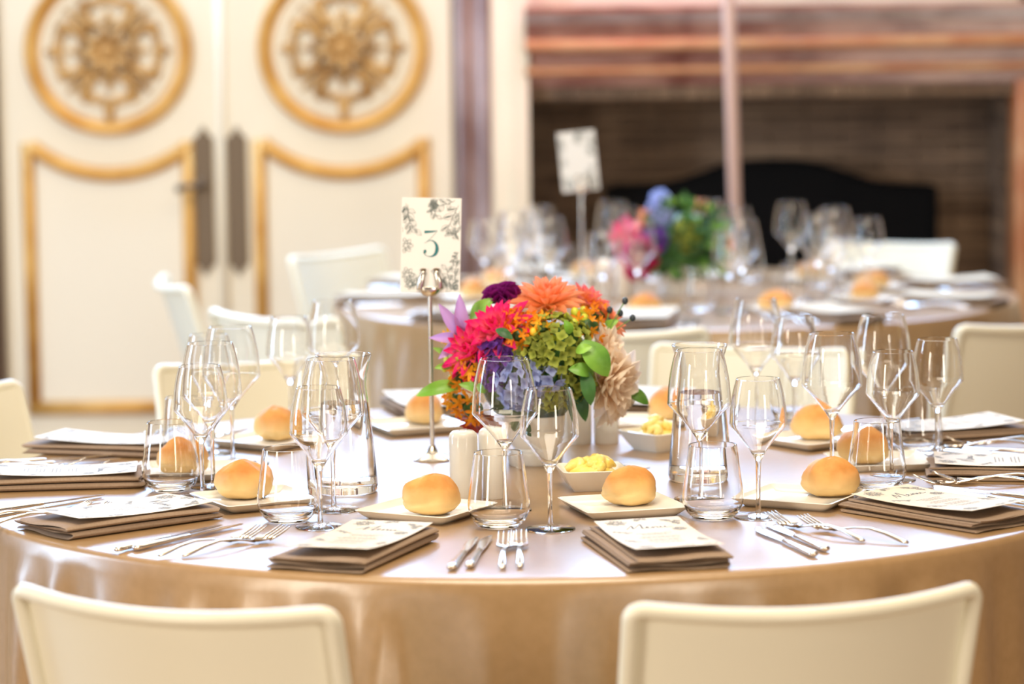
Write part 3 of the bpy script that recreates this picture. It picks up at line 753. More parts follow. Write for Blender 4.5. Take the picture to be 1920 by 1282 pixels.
# ------------------------------------------------------------------ napkins and menus
def napkin_mesh(seed):
    rnd = random.Random(seed)
    Wn, Ln, th = .146, .268, .0024
    # serpentine section: stacked folds
    lv = [0.0020, .0066, .0110, .0152]
    xs = [(-.073, .070), (-.066, .072), (-.070, .071), (-.060, .069)]
    cl = []
    for i, z in enumerate(lv):
        a, b = xs[i]
        row = [(a + (b - a) * t / 8, z + .0012 * math.sin(PI * t / 8 * 2 + i)) for t in range(9)]
        if i % 2: row.reverse()
        cl += row
        if i < 3:
            e = row[-1]; s_ = 1 if i % 2 == 0 else -1
            for k in (1, 2, 3): cl.append((e[0] + s_ * .0035 * math.sin(PI * k / 4), z + (lv[i + 1] - z) * k / 4))
    ny = 8; v = []; f = []; n = len(cl)
    P = [Vector((x, z)) for x, z in cl]
    off = []
    for i in range(n):
        d = (P[min(i + 1, n - 1)] - P[max(i - 1, 0)]).normalized(); off.append(Vector((-d.y, d.x)) * th / 2)
    sec = [P[i] + off[i] for i in range(n)] + [P[i] - off[i] for i in reversed(range(n))]
    m_ = len(sec)
    p1, p2 = rnd.uniform(0, 6), rnd.uniform(0, 6)
    for j in range(ny + 1):
        t = j / ny; y = -Ln / 2 + Ln * t
        for i, q in enumerate(sec):
            up = q.y / .0165
            v.append((q.x + .003 * up * math.sin(2.5 * t + p1), y + (.006 * math.sin(7 * up + p2) if j in (0, ny) else 0), max(.0006, q.y + up * .003 * math.sin(3 * t + p2 + 9 * q.x) + up * .003 * (1 - t))))
    for j in range(ny):
        for i in range(m_): f.append((j * m_ + i, j * m_ + (i + 1) % m_, (j + 1) * m_ + (i + 1) % m_, (j + 1) * m_ + i))
    for i in range(n - 1):
        a, b, c, d = i, i + 1, m_ - 2 - i, m_ - 1 - i
        f.append((d, c, b, a)); o = ny * m_; f.append((o + a, o + b, o + c, o + d))
    me = mesh('napkin', v, f, True, 60); me.materials.append(M['napkin']); return me
naps = [napkin_mesh(k) for k in range(3)]
MW, ML = .126, .242
def mz(x, y): return .0012 * math.sin(10 * x) + .0045 * (max(0, -y - .02) / .08) ** 2 * 0 + .0035 * (y / .1) ** 2
def menu_mesh():
    v = []; f = []; nx, ny = 4, 10
    for s_ in (0, 1):
        for j in range(ny + 1):
            for i in range(nx + 1):
                x = -MW / 2 + MW * i / nx; y = -ML / 2 + ML * j / ny; v.append((x, y, mz(x, y) - s_ * .0005))
    q = (nx + 1) * (ny + 1)
    for j in range(ny):
        for i in range(nx):
            a = j * (nx + 1) + i; f.append((a, a + 1, a + nx + 2, a + nx + 1)); f.append((q + a, q + a + nx + 1, q + a + nx + 2, q + a + 1))
    for i in range(nx): f.append((i, q + i, q + i + 1, i + 1)); a = ny * (nx + 1) + i; f.append((a, a + 1, q + a + 1, q + a))
    for j in range(ny): a = j * (nx + 1); f.append((a, a + nx + 1, q + a + nx + 1, q + a)); a += nx; f.append((a, q + a, q + a + nx + 1, a + nx + 1))
    return mesh('menu', v, f, True, 50)
def sprig(mb, x, y, ang, ln, zf, rnd, w_=.0006, leaves=6, leafsize=.3):
    """small botanical line drawing: curved stem with outlined leaves"""
    bend = rnd.uniform(-.5, .5); pts = []
    for k in range(9):
        t = k / 8; a = ang + bend * t; pts.append((x + ln * t * math.cos(a), y + ln * t * math.sin(a)))
    mb.ribbon(pts, w_, zf)
    for k in range(leaves):
        t = (k + 1) / (leaves + .6); p = pts[min(8, int(t * 8))]; a = ang + bend * t + (1 if k % 2 else -1) * rnd.uniform(.5, 1.0); l_ = ln * leafsize * rnd.uniform(.7, 1.2)
        o = []
        for q in range(7):
            u = q / 6; wv = .26 * l_ * math.sin(PI * u); o.append((p[0] + l_ * u * math.cos(a) - wv * math.sin(a), p[1] + l_ * u * math.sin(a) + wv * math.cos(a)))
        o2 = []
        for q in range(7):
            u = q / 6; wv = -.26 * l_ * math.sin(PI * u); o2.append((p[0] + l_ * u * math.cos(a) - wv * math.sin(a), p[1] + l_ * u * math.sin(a) + wv * math.cos(a)))
        mb.ribbon(o, w_ * .8, zf); mb.ribbon(o2, w_ * .8, zf); mb.ribbon([p, (p[0] + l_ * .9 * math.cos(a), p[1] + l_ * .9 * math.sin(a))], w_ * .6, zf)
        if k % 2 == 0: mb.ribbon([(p[0] + l_ * u * math.cos(a), p[1] + l_ * u * math.sin(a)) for u in (.1, .3, .5, .7, .95)], [0, .12 * l_, .18 * l_, .14 * l_, 0], zf)
def blossom(mb, x, y, r, zf, rnd, w_=.0006):
    for ring in range(3):
        rr = r * (1 - .3 * ring); n = 7 - ring
        for k in range(n):
            a = 2 * PI * k / n + ring * .4
            mb.ribbon([(x + rr * (.55 + .45 * math.sin(PI * u)) * math.cos(a + .9 * (u - .5)), y + rr * (.55 + .45 * math.sin(PI * u)) * math.sin(a + .9 * (u - .5))) for u in (0, .25, .5, .75, 1)], w_, zf)
            mb.ribbon([(x + rr * .35 * math.cos(a), y + rr * .35 * math.sin(a)), (x + rr * .8 * math.cos(a + .15), y + rr * .8 * math.sin(a + .15))], w_ * .7, zf)
def script_menu(mb, ox, oy, s_, zf, w_=.0008):
    M_ = [(-2.0, -.7), (-1.75, -.2), (-1.35, .55), (-1.2, .75), (-1.25, .2), (-1.3, -.5), (-.95, .1), (-.5, .9), (-.28, 1.25), (-.32, .6), (-.42, -.2), (-.40, -.65), (-.2, -.5)]
    e_ = [(-.2, -.5), (.05, -.28), (.22, -.05), (.18, .12), (.05, .02), (.04, -.3), (.2, -.5), (.45, -.38)]
    n_ = [(.45, -.38), (.6, -.02), (.62, -.3), (.62, -.52), (.75, -.2), (.95, 0), (1.02, -.2), (1.05, -.5), (1.2, -.42)]
    u_ = [(1.2, -.42), (1.35, -.02), (1.35, -.35), (1.5, -.52), (1.7, -.3), (1.78, 0), (1.78, -.4), (2.0, -.5), (2.5, -.3)]
    for st in (M_, e_, n_, u_):
        p = [(ox + q.x * s_, oy + q.y * s_) for q in smooth_path([(a, b, 0) for a, b in st], 5)]
        n = len(p); mb.ribbon(p, [w_ * (1.3 if p[min(i + 1, n - 1)][1] < p[max(i - 1, 0)][1] else .7) for i in range(n)], zf)
menu_me = menu_mesh(); menu_me.materials.append(M['paper'])
zz = lambda x, y: mz(x, y) + .00025
rnd = random.Random(5)
pm = MB((MW / 2 - .001, -ML / 2 + .001, ML / 2 - .001))
_sw = 2.6
blossom(pm, -.036, .100, .016, zz, rnd, .0006 * _sw); sprig(pm, -.01, .110, .2, .022, zz, rnd, .0006 * _sw); sprig(pm, .030, .110, -.6, .026, zz, rnd, .0006 * _sw); sprig(pm, .050, .072, 1.8, .026, zz, rnd, .0006 * _sw)
blossom(pm, .044, .044, .011, zz, rnd, .0006 * _sw); sprig(pm, -.052, .050, -1.2, .028, zz, rnd, .0006 * _sw); sprig(pm, -.052, -.02, -1.4, .03, zz, rnd, .0006 * _sw); sprig(pm, .052, -.03, -1.7, .03, zz, rnd, .0006 * _sw)
blossom(pm, -.042, -.100, .012, zz, rnd, .0006 * _sw); sprig(pm, .036, -.106, .6, .024, zz, rnd, .0006 * _sw); sprig(pm, .0, -.110, .3, .024, zz, rnd, .0006 * _sw)
print_me = pm.mesh('print', False); print_me.materials.append(M['ink_soft'])
tm = MB(); script_menu(tm, 0, .066, .0155, zz, .0019)
script_me = tm.mesh('script', False); script_me.materials.append(M['ink'])
lm = MB()
for blk, (y0, nl) in enumerate(((.022, 3), (-.004, 3), (-.030, 3), (-.056, 2))):
    for k in range(nl):
        y = y0 - k * .0062; hw = rnd.uniform(.018, .032); x = -hw
        while x < hw:
            l_ = rnd.uniform(.003, .008); lm.ribbon([(x, y), (min(x + l_, hw), y)], .0020, zz); x += l_ + .0014
lines_me = lm.mesh('lines', False); lines_me.materials.append(M['ink_soft'])
def menu_at(P, rz, label, group, tilt=0, detail=True):
    t = obj('menu_card', menu_me, None, loc=P); t.rotation_euler = (tilt, 0, rz); tag(t, label, 'menu', group)
    if detail:
        obj('floral_print', print_me, None, t); obj('menu_title', script_me, None, t); obj('menu_text', lines_me, None, t)
    return t
NP = {-1: (-20, .795, -20), 0: (11.5, .785, 12), -2: (-54.5, .795, -49), 1: (51, .765, 40), -3: (-86, .80, -84), 2: (84, .79, 83), -4: (-113, .81, -108), 3: (116, .82, 112), 4: (164, .815, 164), -5: (-166, .815, -165)}
for i, (s_, (th, r, rt)) in enumerate(NP.items()):
    t = R(th); r -= 0.0 if th == 51 else (.012 if abs(th) < 100 else -.008); P = Vector((r * math.sin(t), -r * math.cos(t) - .005, TZ + .0008))
    o = obj('folded_napkin', naps[i % 3], None, loc=P); o.rotation_euler = (0, 0, R(rt)); tag(o, 'folded taupe linen napkin under the menu at %s' % place(s_), 'napkin', 'folded napkins on the number 3 table')
    f_ = Vector((-math.sin(R(rt)), math.cos(R(rt)), 0)); sd = Vector((math.cos(R(rt)), math.sin(R(rt)), 0))
    Q = P + f_ * .004 + sd * .008; Q.z = TZ + .0242
    menu_at(Q, R(rt), 'cream floral menu card on the napkin at %s' % place(s_), 'menu cards on the number 3 table', tilt=R(-.7 + (.5 if s_ == 0 else 0)))

# ------------------------------------------------------------------ number stands
CW, CH = .102, .162
def number_stand(name, P, rz, lean, h, label, group, digit=True, seed=2):
    rnd = random.Random(seed)
    t = thing(name, label, 'number stand', P, rz, group)
    obj('base', MB().lathe([(0, 0), (.034, 0), (.0345, .0025), (.030, .006), (.016, .011), (.008, .018), (.0045, .026), (0, .026)], 36).mesh('base', True, 60), 'silver', t)
    obj('rod', MB().lathe([(0, .02), (.0038, .02), (.0036, h), (0, h)], 12).mesh('rod', True, 50), 'silver', t)
    hd = obj('card_holder', MB().lathe([(0, h - .002), (.005, h - .001), (.013, h + .003), (.0185, h + .009), (.0205, h + .016), (.0195, h + .0165), (.016, h + .009), (0, h + .005)], 20, Matrix.Diagonal((1, .45, 1, 1))).mesh('cup', True, 60), 'silver', t)
    for sx in (-1, 1):
        b = MB()
        b.tube(smooth_path([(sx * .017, -.005, h + .012), (sx * .0150, -.007, h + .026), (sx * .0115, -.006, h + .040), (sx * .0105, -.003, h + .045)], 4), [.006, .006, .006, .006, .0058, .0055, .005, .0045, .004, .004, .004, .004, .004], 8, flat=.5, up=Vector((0, 1, 0)))
        obj('prong', b.mesh('prong'), 'silver', hd)
        obj('prong_tip', MB().sphere((sx * .0112, -.004, h + .0455), .0055, 10, 6, (1, .8, .5)).mesh('tip'), 'bronze', hd)
    # card in its own frame
    mtx = Matrix.Translation((0, 0, h + .006)) @ Matrix.Rotation(lean, 4, 'Y') @ Matrix.Rotation(R(-1.5), 4, 'X') @ Matrix.Rotation(R(90), 4, 'X')
    c = obj('number_card', MB().box(-CW / 2, CW / 2, 0, CH, -.0005, .0005).mesh('card', False), 'whitecard', t, mtx=mtx)
    z = lambda x, y: .0008
    pr = MB((CW / 2 - .001, .001, CH - .001)); w_ = .0008
    for (x, y, a, l_) in ((-.040, .150, -1.7, .05), (-.044, .152, -1.3, .045), (-.046, .148, -1.9, .04), (.012, .160, -2.4, .03), (-.002, .158, -1.2, .032), (.040, .158, -2.6, .042), (.046, .150, -2.0, .05), (.048, .14, -1.8, .035),
                           (.047, .105, -2.6, .02), (.048, .09, 2.4, .022), (.048, .07, -2.4, .022), (.046, .012, 1.9, .045), (.036, .006, 1.8, .040), (.030, .006, 2.1, .038), (.044, .004, 2.7, .03), (-.034, .008, 1.2, .035), (-.02, .012, .9, .02)):
        sprig(pr, x, y, a, l_, z, rnd, w_, 6, .34)
    for (x, y, r_) in ((-.043, .080, .013), (-.040, .030, .013), (-.034, .014, .010), (.004, .150, .008), (.044, .010, .006)): blossom(pr, x, y, r_, z, rnd, w_)
    obj('floral_print', pr.mesh('print', False), 'ink_green', c)
    if digit:
        dg = MB(); zd = lambda x, y: .0010
        dg.ribbon([(-.0115, .1035), (-.0105, .1035), (.002, .1045), (.0105, .1060)], [.0050, .0046, .0030, .0005], zd)
        dg.ribbon([(.0105, .1060), (.004, .0975), (-.004, .0895), (-.0105, .0845)], [.0006, .0006, .0006, .0006], zd)
        pts = [(-.0065, .0870), (-.001, .0895), (.005, .0875), (.0095, .0815), (.0105, .0740), (.0080, .0665), (.0020, .0622), (-.0050, .0622), (-.0100, .0655), (-.0115, .0695)]
        sp = [(q.x, q.y) for q in smooth_path([(a, b, 0) for a, b in pts], 4)]
        prf = [.0006, .0010, .0022, .0046, .0062, .0052, .0022, .0007, .0012, .0030]
        wd = []
        for i in range(len(prf) - 1): wd += [prf[i] + (prf[i + 1] - prf[i]) * k / 4 for k in range(4)]
        wd.append(prf[-1]); dg.ribbon(sp, wd, zd)
        dg.ribbon([(-.0125 + .0052 * k / 6, .0700 + .0004) for k in range(7)], [.001, .0045, .0058, .0062, .0058, .0045, .001], zd)
        obj('numeral', dg.mesh('three', False), 'teal', c)
    return t
number_stand('number_stand', px(811, 862), R(4), R(2.0), .283, 'silver stand holding the floral card with number 3', 'table number stands')
P2 = px(1092, 557)
number_stand('number_stand', P2, R(8), R(-5.0), .285, 'silver stand holding a blurred floral card on the fireplace table', 'table number stands', digit=False, seed=4)

# ------------------------------------------------------------------ flowers
def petal_me(name, w_, cup, curl, tip=1.0, nx=4, ny=6):
    """unit petal along +y, origin at base"""
    v = []; f = []
    for j in range(ny + 1):
        t = j / ny; hw = w_ * (math.sin(PI * min(.98, (t * .86 + .08)) ** tip)) if tip != 0 else w_
        if j == ny: hw = w_ * .06
        for i in range(nx + 1):
            u = -1 + 2 * i / nx
            v.append((u * hw, t, cup * (u * u) * hw * 1.2 + curl * t * t))
    for j in range(ny):
        for i in range(nx): a = j * (nx + 1) + i; f.append((a, a + 1, a + nx + 2, a + nx + 1))
    return mesh(name, v, f)
PET = {}
def petal(kind, matn):
    k = (kind, matn)
    if k not in PET:
        p = {'pointed': (.16, .9, .10, 1.0), 'wide': (.27, .7, .16, 1.0), 'ball': (.30, 1.6, .30, 1.0), 'narrow': (.11, 1.2, .12, 1.0), 'leafy': (.34, .35, -.15, .9), 'blade': (.20, .5, -.22, 1.0)}[kind]
        me = petal_me(kind, *p); me.materials.append(M[matn]); PET[k] = me
    return PET[k]
def frame(nrm):
    n = Vector(nrm).normalized(); a = n.cross(Vector((0, 0, 1)))
    if a.length < 1e-3: a = Vector((1, 0, 0))
    a.normalize(); b = n.cross(a).normalized()
    return Matrix((a, b, n)).transposed().to_4x4()
def dahlia(par, c, nrm, rad, kind, matn, layers, name='dahlia', rnd=random, core=None, elev0=8, elev1=78):
    Fm = Matrix.Translation(c) @ frame(nrm)
    hd = obj(name, MB().sphere((0, 0, 0), rad * .24, 10, 6, (1, 1, .8)).mesh('core'), core or matn, par, mtx=Fm)
    for li, n in enumerate(layers):
        t = li / max(1, len(layers) - 1)
        el = R(elev0 + (elev1 - elev0) * t); ln = rad * (1 - .48 * t)
        for k in range(n):
            a = 2 * PI * (k + .5 * (li % 2)) / n + rnd.uniform(-.1, .1)
            e_ = el + rnd.uniform(-.09, .09); s_ = ln * rnd.uniform(.9, 1.08)
            mt = Matrix.Rotation(a, 4, 'Z') @ Matrix.Translation((0, rad * .10, rad * .05 * li)) @ Matrix.Rotation(e_, 4, 'X') @ Matrix.Diagonal((s_, s_, s_, 1))
            obj('petal', petal(kind, matn), None, hd, mtx=mt)
    return hd
def floret_me(key, matn, n, w_, cup=.3):
    k = ('floret', key, matn)
    if k in PET: return PET[k]
    base = petal_me('p', w_, cup, .10, 1.0, 2, 4); mb = MB()
    for q in range(n):
        mt = Matrix.Rotation(2 * PI * q / n, 4, 'Z') @ Matrix.Rotation(R(22), 4, 'X')
        mb.add([mt @ vv.co for vv in base.vertices], [tuple(p.vertices) for p in base.polygons])
    me = mb.mesh('floret'); me.materials.append(M[matn]); PET[k] = me; return me
def floret_radial(m):     # colour by distance from floret centre instead of y
    nt = m.node_tree
    sp = [n for n in nt.nodes if n.type == 'SEPXYZ'][0]; rp = [n for n in nt.nodes if n.type == 'VALTORGB'][0]; tc = [n for n in nt.nodes if n.type == 'TEX_COORD'][0]
    ln = nt.nodes.new('ShaderNodeVectorMath'); ln.operation = 'LENGTH'; nt.links.new(tc.outputs['Object'], ln.inputs[0]); nt.links.new(ln.outputs['Value'], rp.inputs[0])
for k in ('gh', 'bh', 'vi', 'yo', 'or'): floret_radial(M[k])
random_tint(M['gh'], .35); random_tint(M['bh'], .15)
def hydrangea(par, c, nrm, rad, matn, n, fs, name='hydrangea', rnd=random, np_=4, w_=.42, half=True, depth=1.0):
    Fm = Matrix.Translation(c) @ frame(nrm)
    hd = obj(name, MB().sphere((0, 0, 0), rad * .72, 12, 8, (1, 1, .8 * depth)).mesh('core'), 'leaf3', par, mtx=Fm)
    fm = floret_me(str(np_) + str(w_), matn, np_, w_)
    ga = PI * (3 - math.sqrt(5))
    for k in range(n):
        zc = 1 - 1.25 * (k + .5) / n; r_ = math.sqrt(max(0, 1 - zc * zc)); a = k * ga
        d = Vector((r_ * math.cos(a), r_ * math.sin(a), zc)); p = Vector((d.x, d.y, d.z * .85 * depth)) * rad * rnd.uniform(.86, 1.04)
        s_ = fs * rnd.uniform(.8, 1.2)
        mt = Matrix.Translation(p) @ frame(d + Vector((rnd.uniform(-.4, .4), rnd.uniform(-.4, .4), rnd.uniform(-.2, .4)))) @ Matrix.Rotation(rnd.uniform(0, 6), 4, 'Z') @ Matrix.Diagonal((s_, s_, s_, 1))
        obj('floret', fm, None, hd, mtx=mt)
    return hd
def leaf(par, a, b, wd, matn, bendv, name='leaf'):
    """leaf blade from a to b (local to par), broad and slightly folded"""
    a, b = Vector(a), Vector(b); d = b - a; L_ = d.length; t = d.normalized(); n = Vector(bendv).normalized(); s_ = t.cross(n).normalized(); n = s_.cross(t)
    v = []; f = []; ny = 10
    for j in range(ny + 1):
        u = j / ny; hw = wd * math.sin(PI * (u * .93 + .05)) ** .8 if u < 1 else .0005
        c = a + d * u + n * (L_ * .16 * math.sin(PI * u))
        for k, q in enumerate((-1, -.5, 0, .5, 1)): v.append(c + s_ * (hw * q) + n * (abs(q) * hw * .28))
    for j in range(ny):
        for k in range(4): i = j * 5 + k; f.append((i, i + 1, i + 6, i + 5))
    return obj(name, mesh('leaf', v, f), matn, par)
def berries(par, pts, rad, matn, base, name='berry_sprig'):
    mb = MB()
    for p in pts: mb.tube(smooth_path([base, (Vector(base) + Vector(p)) / 2 + Vector((0, 0, .004)), p], 4), .0011, 5)
    sp = obj(name, mb.mesh('stalk'), 'stem', par)
    for p in pts: obj('berry', MB().sphere((0, 0, 0), rad, 10, 8, (1, 1, 1.25)).mesh('berry'), matn, sp, loc=p)
    return sp

VP = px(1008, 868); VP = Vector((VP.x, VP.y, TZ))
bq = thing('flower_arrangement', 'mixed dahlia and hydrangea arrangement in low white pot on number 3 table', 'flowers', VP, 0, 'flower arrangements')
def pot(par):
    pr = [(0, 0), (.040, 0), (.043, .003), (.044, .022), (.041, .025), (.041, .028), (.048, .034), (.055, .06), (.058, .085), (.056, .085), (.05, .06), (.04, .034), (0, .03)]
    obj('pot', MB().lathe(pr, 40).mesh('pot', True, 45), 'white', par)
pot(bq)
BC = pxd(1002, 690, VP.y) - VP                                   # arrangement centre, local
def bp(x, y, off=0.0, RR=(.150, .125, .120)):
    """point on the bouquet's outer ellipsoid seen at image point"""
    q = pxd(x, y, VP.y) - VP; dx, dz = q.x - BC.x, q.z - BC.z
    k = 1 - (dx / RR[0]) ** 2 - (dz / RR[2]) ** 2
    dy = -RR[1] * math.sqrt(max(0.0, k)) + off
    s_ = (VP.y + dy - c_o.y) / (VP.y - c_o.y)      # keep the line of sight
    g = c_o + (VP + q - c_o) * s_ - VP
    nrm = Vector(((g.x - BC.x) / RR[0] ** 2, (g.y - BC.y) / RR[1] ** 2, (g.z - BC.z) / RR[2] ** 2)).normalized()
    return g, nrm
rb = random.Random(11)
# dark foliage mass behind the blooms
obj('foliage_core', MB().sphere(BC + Vector((0, .01, -.006)), .098, 20, 12, (1.08, .92, .92)).mesh('core'), 'leaf3', bq)
obj('stems', MB().tube([(0, 0, .03), BC + Vector((0, .01, -.03))], [.035, .05], 14).mesh('stems'), 'leaf3', bq)
def D(x, y, rpx, kind, matn, layers, push=0.02, tilt=None, name='dahlia', **kw):
    g, n = bp(x, y, push); n = (n + Vector(tilt or (0, 0, 0))).normalized()
    return dahlia(bq, g, n, rpx / 1130, kind, matn, layers, name, rb, **kw)
D(938, 628, 72, 'pointed', 'pk', (12, 11, 9, 7), .02, (-.2, -.1, .3))
D(893, 662, 66, 'pointed', 'pk', (12, 11, 8, 6), .02, (-.1, -.2, .1))
D(946, 566, 40, 'ball', 'pu', (14, 13, 11, 9, 6), -.005, (0, -.3, .3), name='ball_dahlia')
D(1026, 574, 72, 'pointed', 'co', (14, 13, 10, 7), .03, (-.1, -.2, .5))
D(1096, 572, 52, 'pointed', 'cp', (12, 10, 8, 5), .03, (.2, -.2, .4))
D(1128, 604, 50, 'pointed', 'co', (12, 10, 8, 5), .02, (.3, -.2, .3))
D(1134, 714, 74, 'wide', 'cr', (13, 11, 9, 6, 4), .02, (.2, -.3, -.1))
D(1130, 656, 52, 'wide', 'cr', (12, 10, 8, 5), .03, (.4, -.1, .1))
D(1142, 752, 54, 'wide', 'cr', (12, 10, 8, 6), .03, (.4, -.2, -.5))
D(890, 790, 34, 'wide', 'rd', (10, 9, 7), .02, (-.3, -.2, -.6), name='red_aster')
D(915, 782, 30, 'wide', 'rd', (10, 8, 6), .02, (-.2, -.3, -.6), name='red_aster')
def Hy(x, y, rpx, matn, n, fpx, push=0.02, **kw):
    g, nn = bp(x, y, push); return hydrangea(bq, g, nn, rpx / 1130, matn, n, fpx / 1130, rnd=rb, **kw)
Hy(1046, 652, 66, 'gh', 95, 13, .025)
Hy(1010, 660, 44, 'gh', 45, 13, .02)
Hy(1075, 715, 46, 'gh', 45, 13, .02)
Hy(1030, 725, 40, 'gh', 36, 13, .02)
Hy(975, 715, 46, 'bh', 46, 17, .01)
Hy(1032, 708, 22, 'bh', 12, 17, .0)
Hy(932, 668, 32, 'vi', 30, 14, .01, name='violet_cluster')
Hy(922, 700, 26, 'vi', 22, 14, .01, name='violet_cluster')
for (x, y, r_, mt) in ((1016, 614, 26, 'yo'), (1000, 606, 20, 'or'), (972, 628, 26, 'or'), (1104, 612, 36, 'or'), (1120, 590, 28, 'or'), (866, 706, 28, 'or'), (884, 690, 24, 'yo'), (862, 752, 30, 'or'), (884, 768, 30, 'or'), (850, 742, 24, 'yo'), (852, 632, 24, 'yo'), (868, 640, 20, 'or'), (962, 598, 20, 'or')):
    Hy(x, y, r_ * .8, mt, 9, 17, .0, np_=5, w_=.20, name='orange_blossom')
# berries
def bl(x, y, push=-.012): return bp(x, y, push)[0]
berries(bq, [bl(1076, 608), bl(1096, 598), bl(1078, 586), bl(1094, 584)], .0078, 'berry', bl(1080, 640, .03))
berries(bq, [bl(1036, 634), bl(1046, 634), bl(1072, 680), bl(1098, 674), bl(1062, 592)], .0052, 'berry', bl(1060, 655, .03))
berries(bq, [bl(848, 690), bl(838, 676), bl(860, 672), bl(846, 710), bl(834, 690), bl(862, 686)], .0058, 'berry', bl(880, 700, .05))
berries(bq, [bl(848, 716), bl(1000, 622)], .0062, 'berry2', bl(900, 700, .05))
berries(bq, [bl(860, 652), bl(852, 660)], .006, 'berry', bl(890, 670, .05))
dk = [pxd(x, y, VP.y - .02) - VP for x, y in ((1172, 564), (1143, 581), (1163, 587), (1186, 596), (1141, 602))]
berries(bq, dk, .0052, 'dberry', pxd(1130, 645, VP.y - .04) - VP, name='dark_berry_sprig')
# leaves (image tip -> image base)
def lf(x0, y0, x1, y1, wpx, mt, dy=-.06, bend=(0, -1, .5)):
    a = pxd(x0, y0, VP.y + dy) - VP; b = pxd(x1, y1, VP.y + dy - .01) - VP
    leaf(bq, a, b, wpx / 1130, mt, bend)
lf(884, 602, 926, 560, 15, 'leaf', -.02, (-.5, -1, .3)); lf(870, 722, 780, 742, 14, 'leaf2', -.06); lf(1092, 640, 1140, 706, 24, 'leaf', -.13, (.3, -1, .1))
lf(1172, 730, 1216, 757, 13, 'leaf', -.02); lf(1168, 702, 1190, 686, 9, 'leaf', -.01); lf(930, 618, 962, 636, 9, 'leaf3', -.14); lf(1112, 700, 1066, 692, 14, 'leaf', -.13)
lf(1095, 690, 1108, 760, 14, 'leaf3', -.13); lf(1080, 720, 1098, 790, 13, 'leaf3', -.10); lf(845, 688, 815, 690, 7, 'leaf2', -.05); lf(840, 668, 812, 652, 6, 'leaf2', -.05); lf(1128, 622, 1160, 600, 10, 'leaf2', -.02)
lf(905, 735, 860, 720, 9, 'leaf', -.10); lf(960, 790, 985, 818, 10, 'leaf3', -.06); lf(1062, 570, 1064, 540, 8, 'leaf', .02); lf(1080, 660, 1110, 650, 10, 'leaf2', -.14); lf(1070, 625, 1058, 600, 9, 'leaf2', -.13)
# lilac pointed petals of a loose bloom at the edge
g0 = pxd(868, 634, VP.y - .05) - VP
lc = obj('lilac_bloom', MB().sphere(g0, .006, 8, 6).mesh('core'), 'stem', bq)
for (x, y) in ((828, 576), (862, 560), (812, 632), (826, 668)):
    b = pxd(x, y, VP.y - .08) - VP; d = b - g0; ln = d.length
    z_ = Vector((0, -1, .2)); y_ = d.normalized(); x_ = y_.cross(z_).normalized(); z_ = x_.cross(y_)
    mt = Matrix((x_, y_, z_)).transposed().to_4x4(); mt.translation = g0
    obj('petal', petal('blade', 'li'), None, lc, mtx=mt @ Matrix.Diagonal((ln * .8, ln, ln, 1)))
# little printed card lying behind the butter dish
pc = obj('place_card', MB().box(-.03, .03, -.045, .045, 0, .0006).mesh('card', False), 'paper', loc=px(1160, 879) + Vector((0, 0, .0008))); pc.rotation_euler = (0, 0, R(-50)); tag(pc, 'small floral card lying flat behind the first butter dish', 'card')
pcm = MB((.029, -.044, .044)); rn = random.Random(3)
for (x, y, a) in ((-.02, .03, -.5), (.01, .035, -2), (-.02, -.03, .6), (.015, -.02, 2.4), (0, .0, 1)): sprig(pcm, x, y, a, .03, lambda x, y: .0009, rn, .0009)
blossom(pcm, .005, -.02, .012, lambda x, y: .0009, rn, .0009)
obj('floral_print', pcm.mesh('print', False), 'ink', pc)

# ------------------------------------------------------------------ the second table
V2 = Vector((T2[0], T2[1], TZ))
b2 = thing('flower_arrangement', 'blurred arrangement with magenta and blue blooms in white pot, fireplace table', 'flowers', V2, 0, 'flower arrangements')
pot(b2)
k2 = (V2.y - c_o.y) / FPX
C2 = pxd(1265, 455, V2.y) - V2
obj('foliage_core', MB().sphere(C2 + Vector((.03, 0, 0)), .085, 18, 10, (1.15, 1, .95)).mesh('core'), 'leaf3', b2)
obj('stems', MB().tube([(0, 0, .03), C2], [.035, .05], 12).mesh('stems'), 'leaf3', b2)
def p2(x, y, dy): return pxd(x, y, V2.y + dy) - V2
rb2 = random.Random(21)
def D2(x, y, rpx, kind, matn, layers, dy, nrm, name='dahlia'): dahlia(b2, p2(x, y, dy), Vector(nrm).normalized(), rpx * k2, kind, matn, layers, name, rb2)
D2(1180, 440, 34, 'pointed', 'pk', (12, 10, 8, 5), -.06, (-.5, -1, .2)); D2(1204, 474, 40, 'ball', 'mg', (14, 12, 10, 7, 5), -.12, (-.3, -1, -.1), 'ball_dahlia')
D2(1196, 500, 24, 'ball', 'mg', (12, 10, 8, 5), -.09, (-.3, -1, -.4), 'ball_dahlia'); D2(1215, 408, 20, 'pointed', 'co', (10, 8, 6), -.07, (-.3, -1, .5)); D2(1310, 388, 18, 'pointed', 'co', (10, 8, 6), -.02, (.3, -1, .7)); D2(1360, 462, 22, 'pointed', 'or', (10, 8, 6), .02, (1, -.8, 0))
def H2(x, y, rpx, matn, n, fpx, dy, nrm, **kw): hydrangea(b2, p2(x, y, dy), Vector(nrm).normalized(), rpx * k2, matn, n, fpx * k2, rnd=rb2, **kw)
H2(1236, 400, 22, 'bh', 24, 12, -.06, (-.2, -1, .5)); H2(1238, 375, 16, 'bh', 14, 11, -.05, (0, -.6, 1)); H2(1228, 450, 20, 'vi', 22, 10, -.1, (0, -1, 0), name='violet_cluster')
H2(1290, 440, 30, 'gh', 26, 11, -.06, (.2, -1, .2)); pass
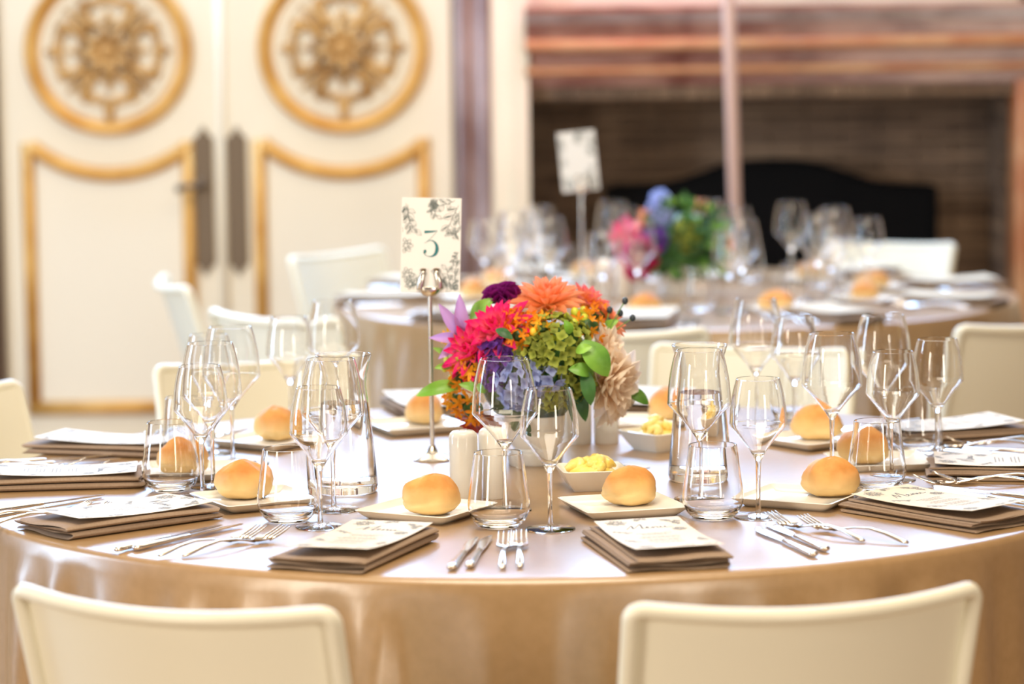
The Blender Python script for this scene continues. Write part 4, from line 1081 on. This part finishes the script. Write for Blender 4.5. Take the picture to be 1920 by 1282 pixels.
for k in range(130):
    x = rb2.uniform(1215, 1355); y = rb2.uniform(385, 505); 
    if (x - 1285) ** 2 / 80 ** 2 + (y - 448) ** 2 / 66 ** 2 > 1: continue
    a = p2(x, y, rb2.uniform(-.08, -.03)); d = Vector((x - 1285, 0, -(y - 448))) * .0006 + Vector((rb2.uniform(-.01, .01), -.015, rb2.uniform(-.012, .012)))
    leaf(b2, a, a + d.normalized() * rb2.uniform(.03, .05), .010, rb2.choice(['leaf3', 'leaf3', 'leaf', 'leaf3']), (0, -1, .6))
for (x0, y0, x1, y1, w_) in ((1325, 430, 1368, 426, 11), (1330, 490, 1362, 520, 9), (1290, 392, 1268, 372, 9), (1300, 500, 1300, 520, 8)): leaf(b2, p2(x0, y0, -.03), p2(x1, y1, -.04), w_ * k2, 'leaf2', (0, -1, .6))
LB = 'on the blurred table by the fireplace'
seats2 = [-45, -9, 27, 63, 99, 135, 171, -153, -117, -81]
for i, th in enumerate(seats2):
    t = R(th); LB = 'at ' + place({-9: -1, -45: -2, -81: -3, -117: -4, -153: -5, 27: 0, 63: 1, 99: 2, 135: 3, 171: 4}[th], 'the fireplace')
    def at(lx, r, z=TZ): return Vector((T2[0] + r * math.sin(t) + lx * math.cos(t), T2[1] - r * math.cos(t) + lx * math.sin(t), z))
    put(B0, at(.215, .385), 0, 'tall wide wine glass ' + LB, 'large wine glasses on the fireplace table')
    put(S0, at(.190, .490), 0, 'shorter narrow wine glass ' + LB, 'small wine glasses on the fireplace table')
    put(T0, at(.11, .44), 0, 'stemless water tumbler ' + LB, 'tumblers on the fireplace table')
    o = obj('bread_plate', plate_me, None, loc=at(-.02, .558)); o.rotation_euler = (0, 0, t); tag(o, 'square white bread plate ' + LB, 'plate', 'bread plates on the fireplace table')
    o = obj('bread_roll', breads[i % 4], None, loc=at(-.02, .558, TZ + .0055)); o.rotation_euler = (0, 0, t + i); tag(o, 'golden bread roll ' + LB, 'bread roll', 'bread rolls on the fireplace table')
    o = obj('folded_napkin', naps[i % 3], None, loc=at(0, .792, TZ + .0008)); o.rotation_euler = (0, 0, t); tag(o, 'folded taupe napkin ' + LB, 'napkin', 'folded napkins on the fireplace table')
    menu_at(at(.006, .786, TZ + .0242), t, 'cream menu card ' + LB, 'menu cards on the fireplace table', detail=False)
    put(K0, at(.105, .89), t, 'inner steel knife ' + LB, 'knives on the fireplace table'); put(K0, at(.13, .89), t, 'outer steel knife ' + LB, 'knives on the fireplace table')
    put(F0, at(-.105, .88), t, 'inner steel fork ' + LB, 'forks on the fireplace table'); put(F0, at(-.14, .88), t, 'outer steel fork ' + LB, 'forks on the fireplace table')
LB = 'beside the flowers on the fireplace table'
for (x, y) in ((1136, 560), (1170, 558)):
    t = thing('salt_shaker', 'white cylindrical shaker ' + LB, 'shaker', px(x, y), 0, 'white shakers on the fireplace table'); obj('body', SHM, None, t)
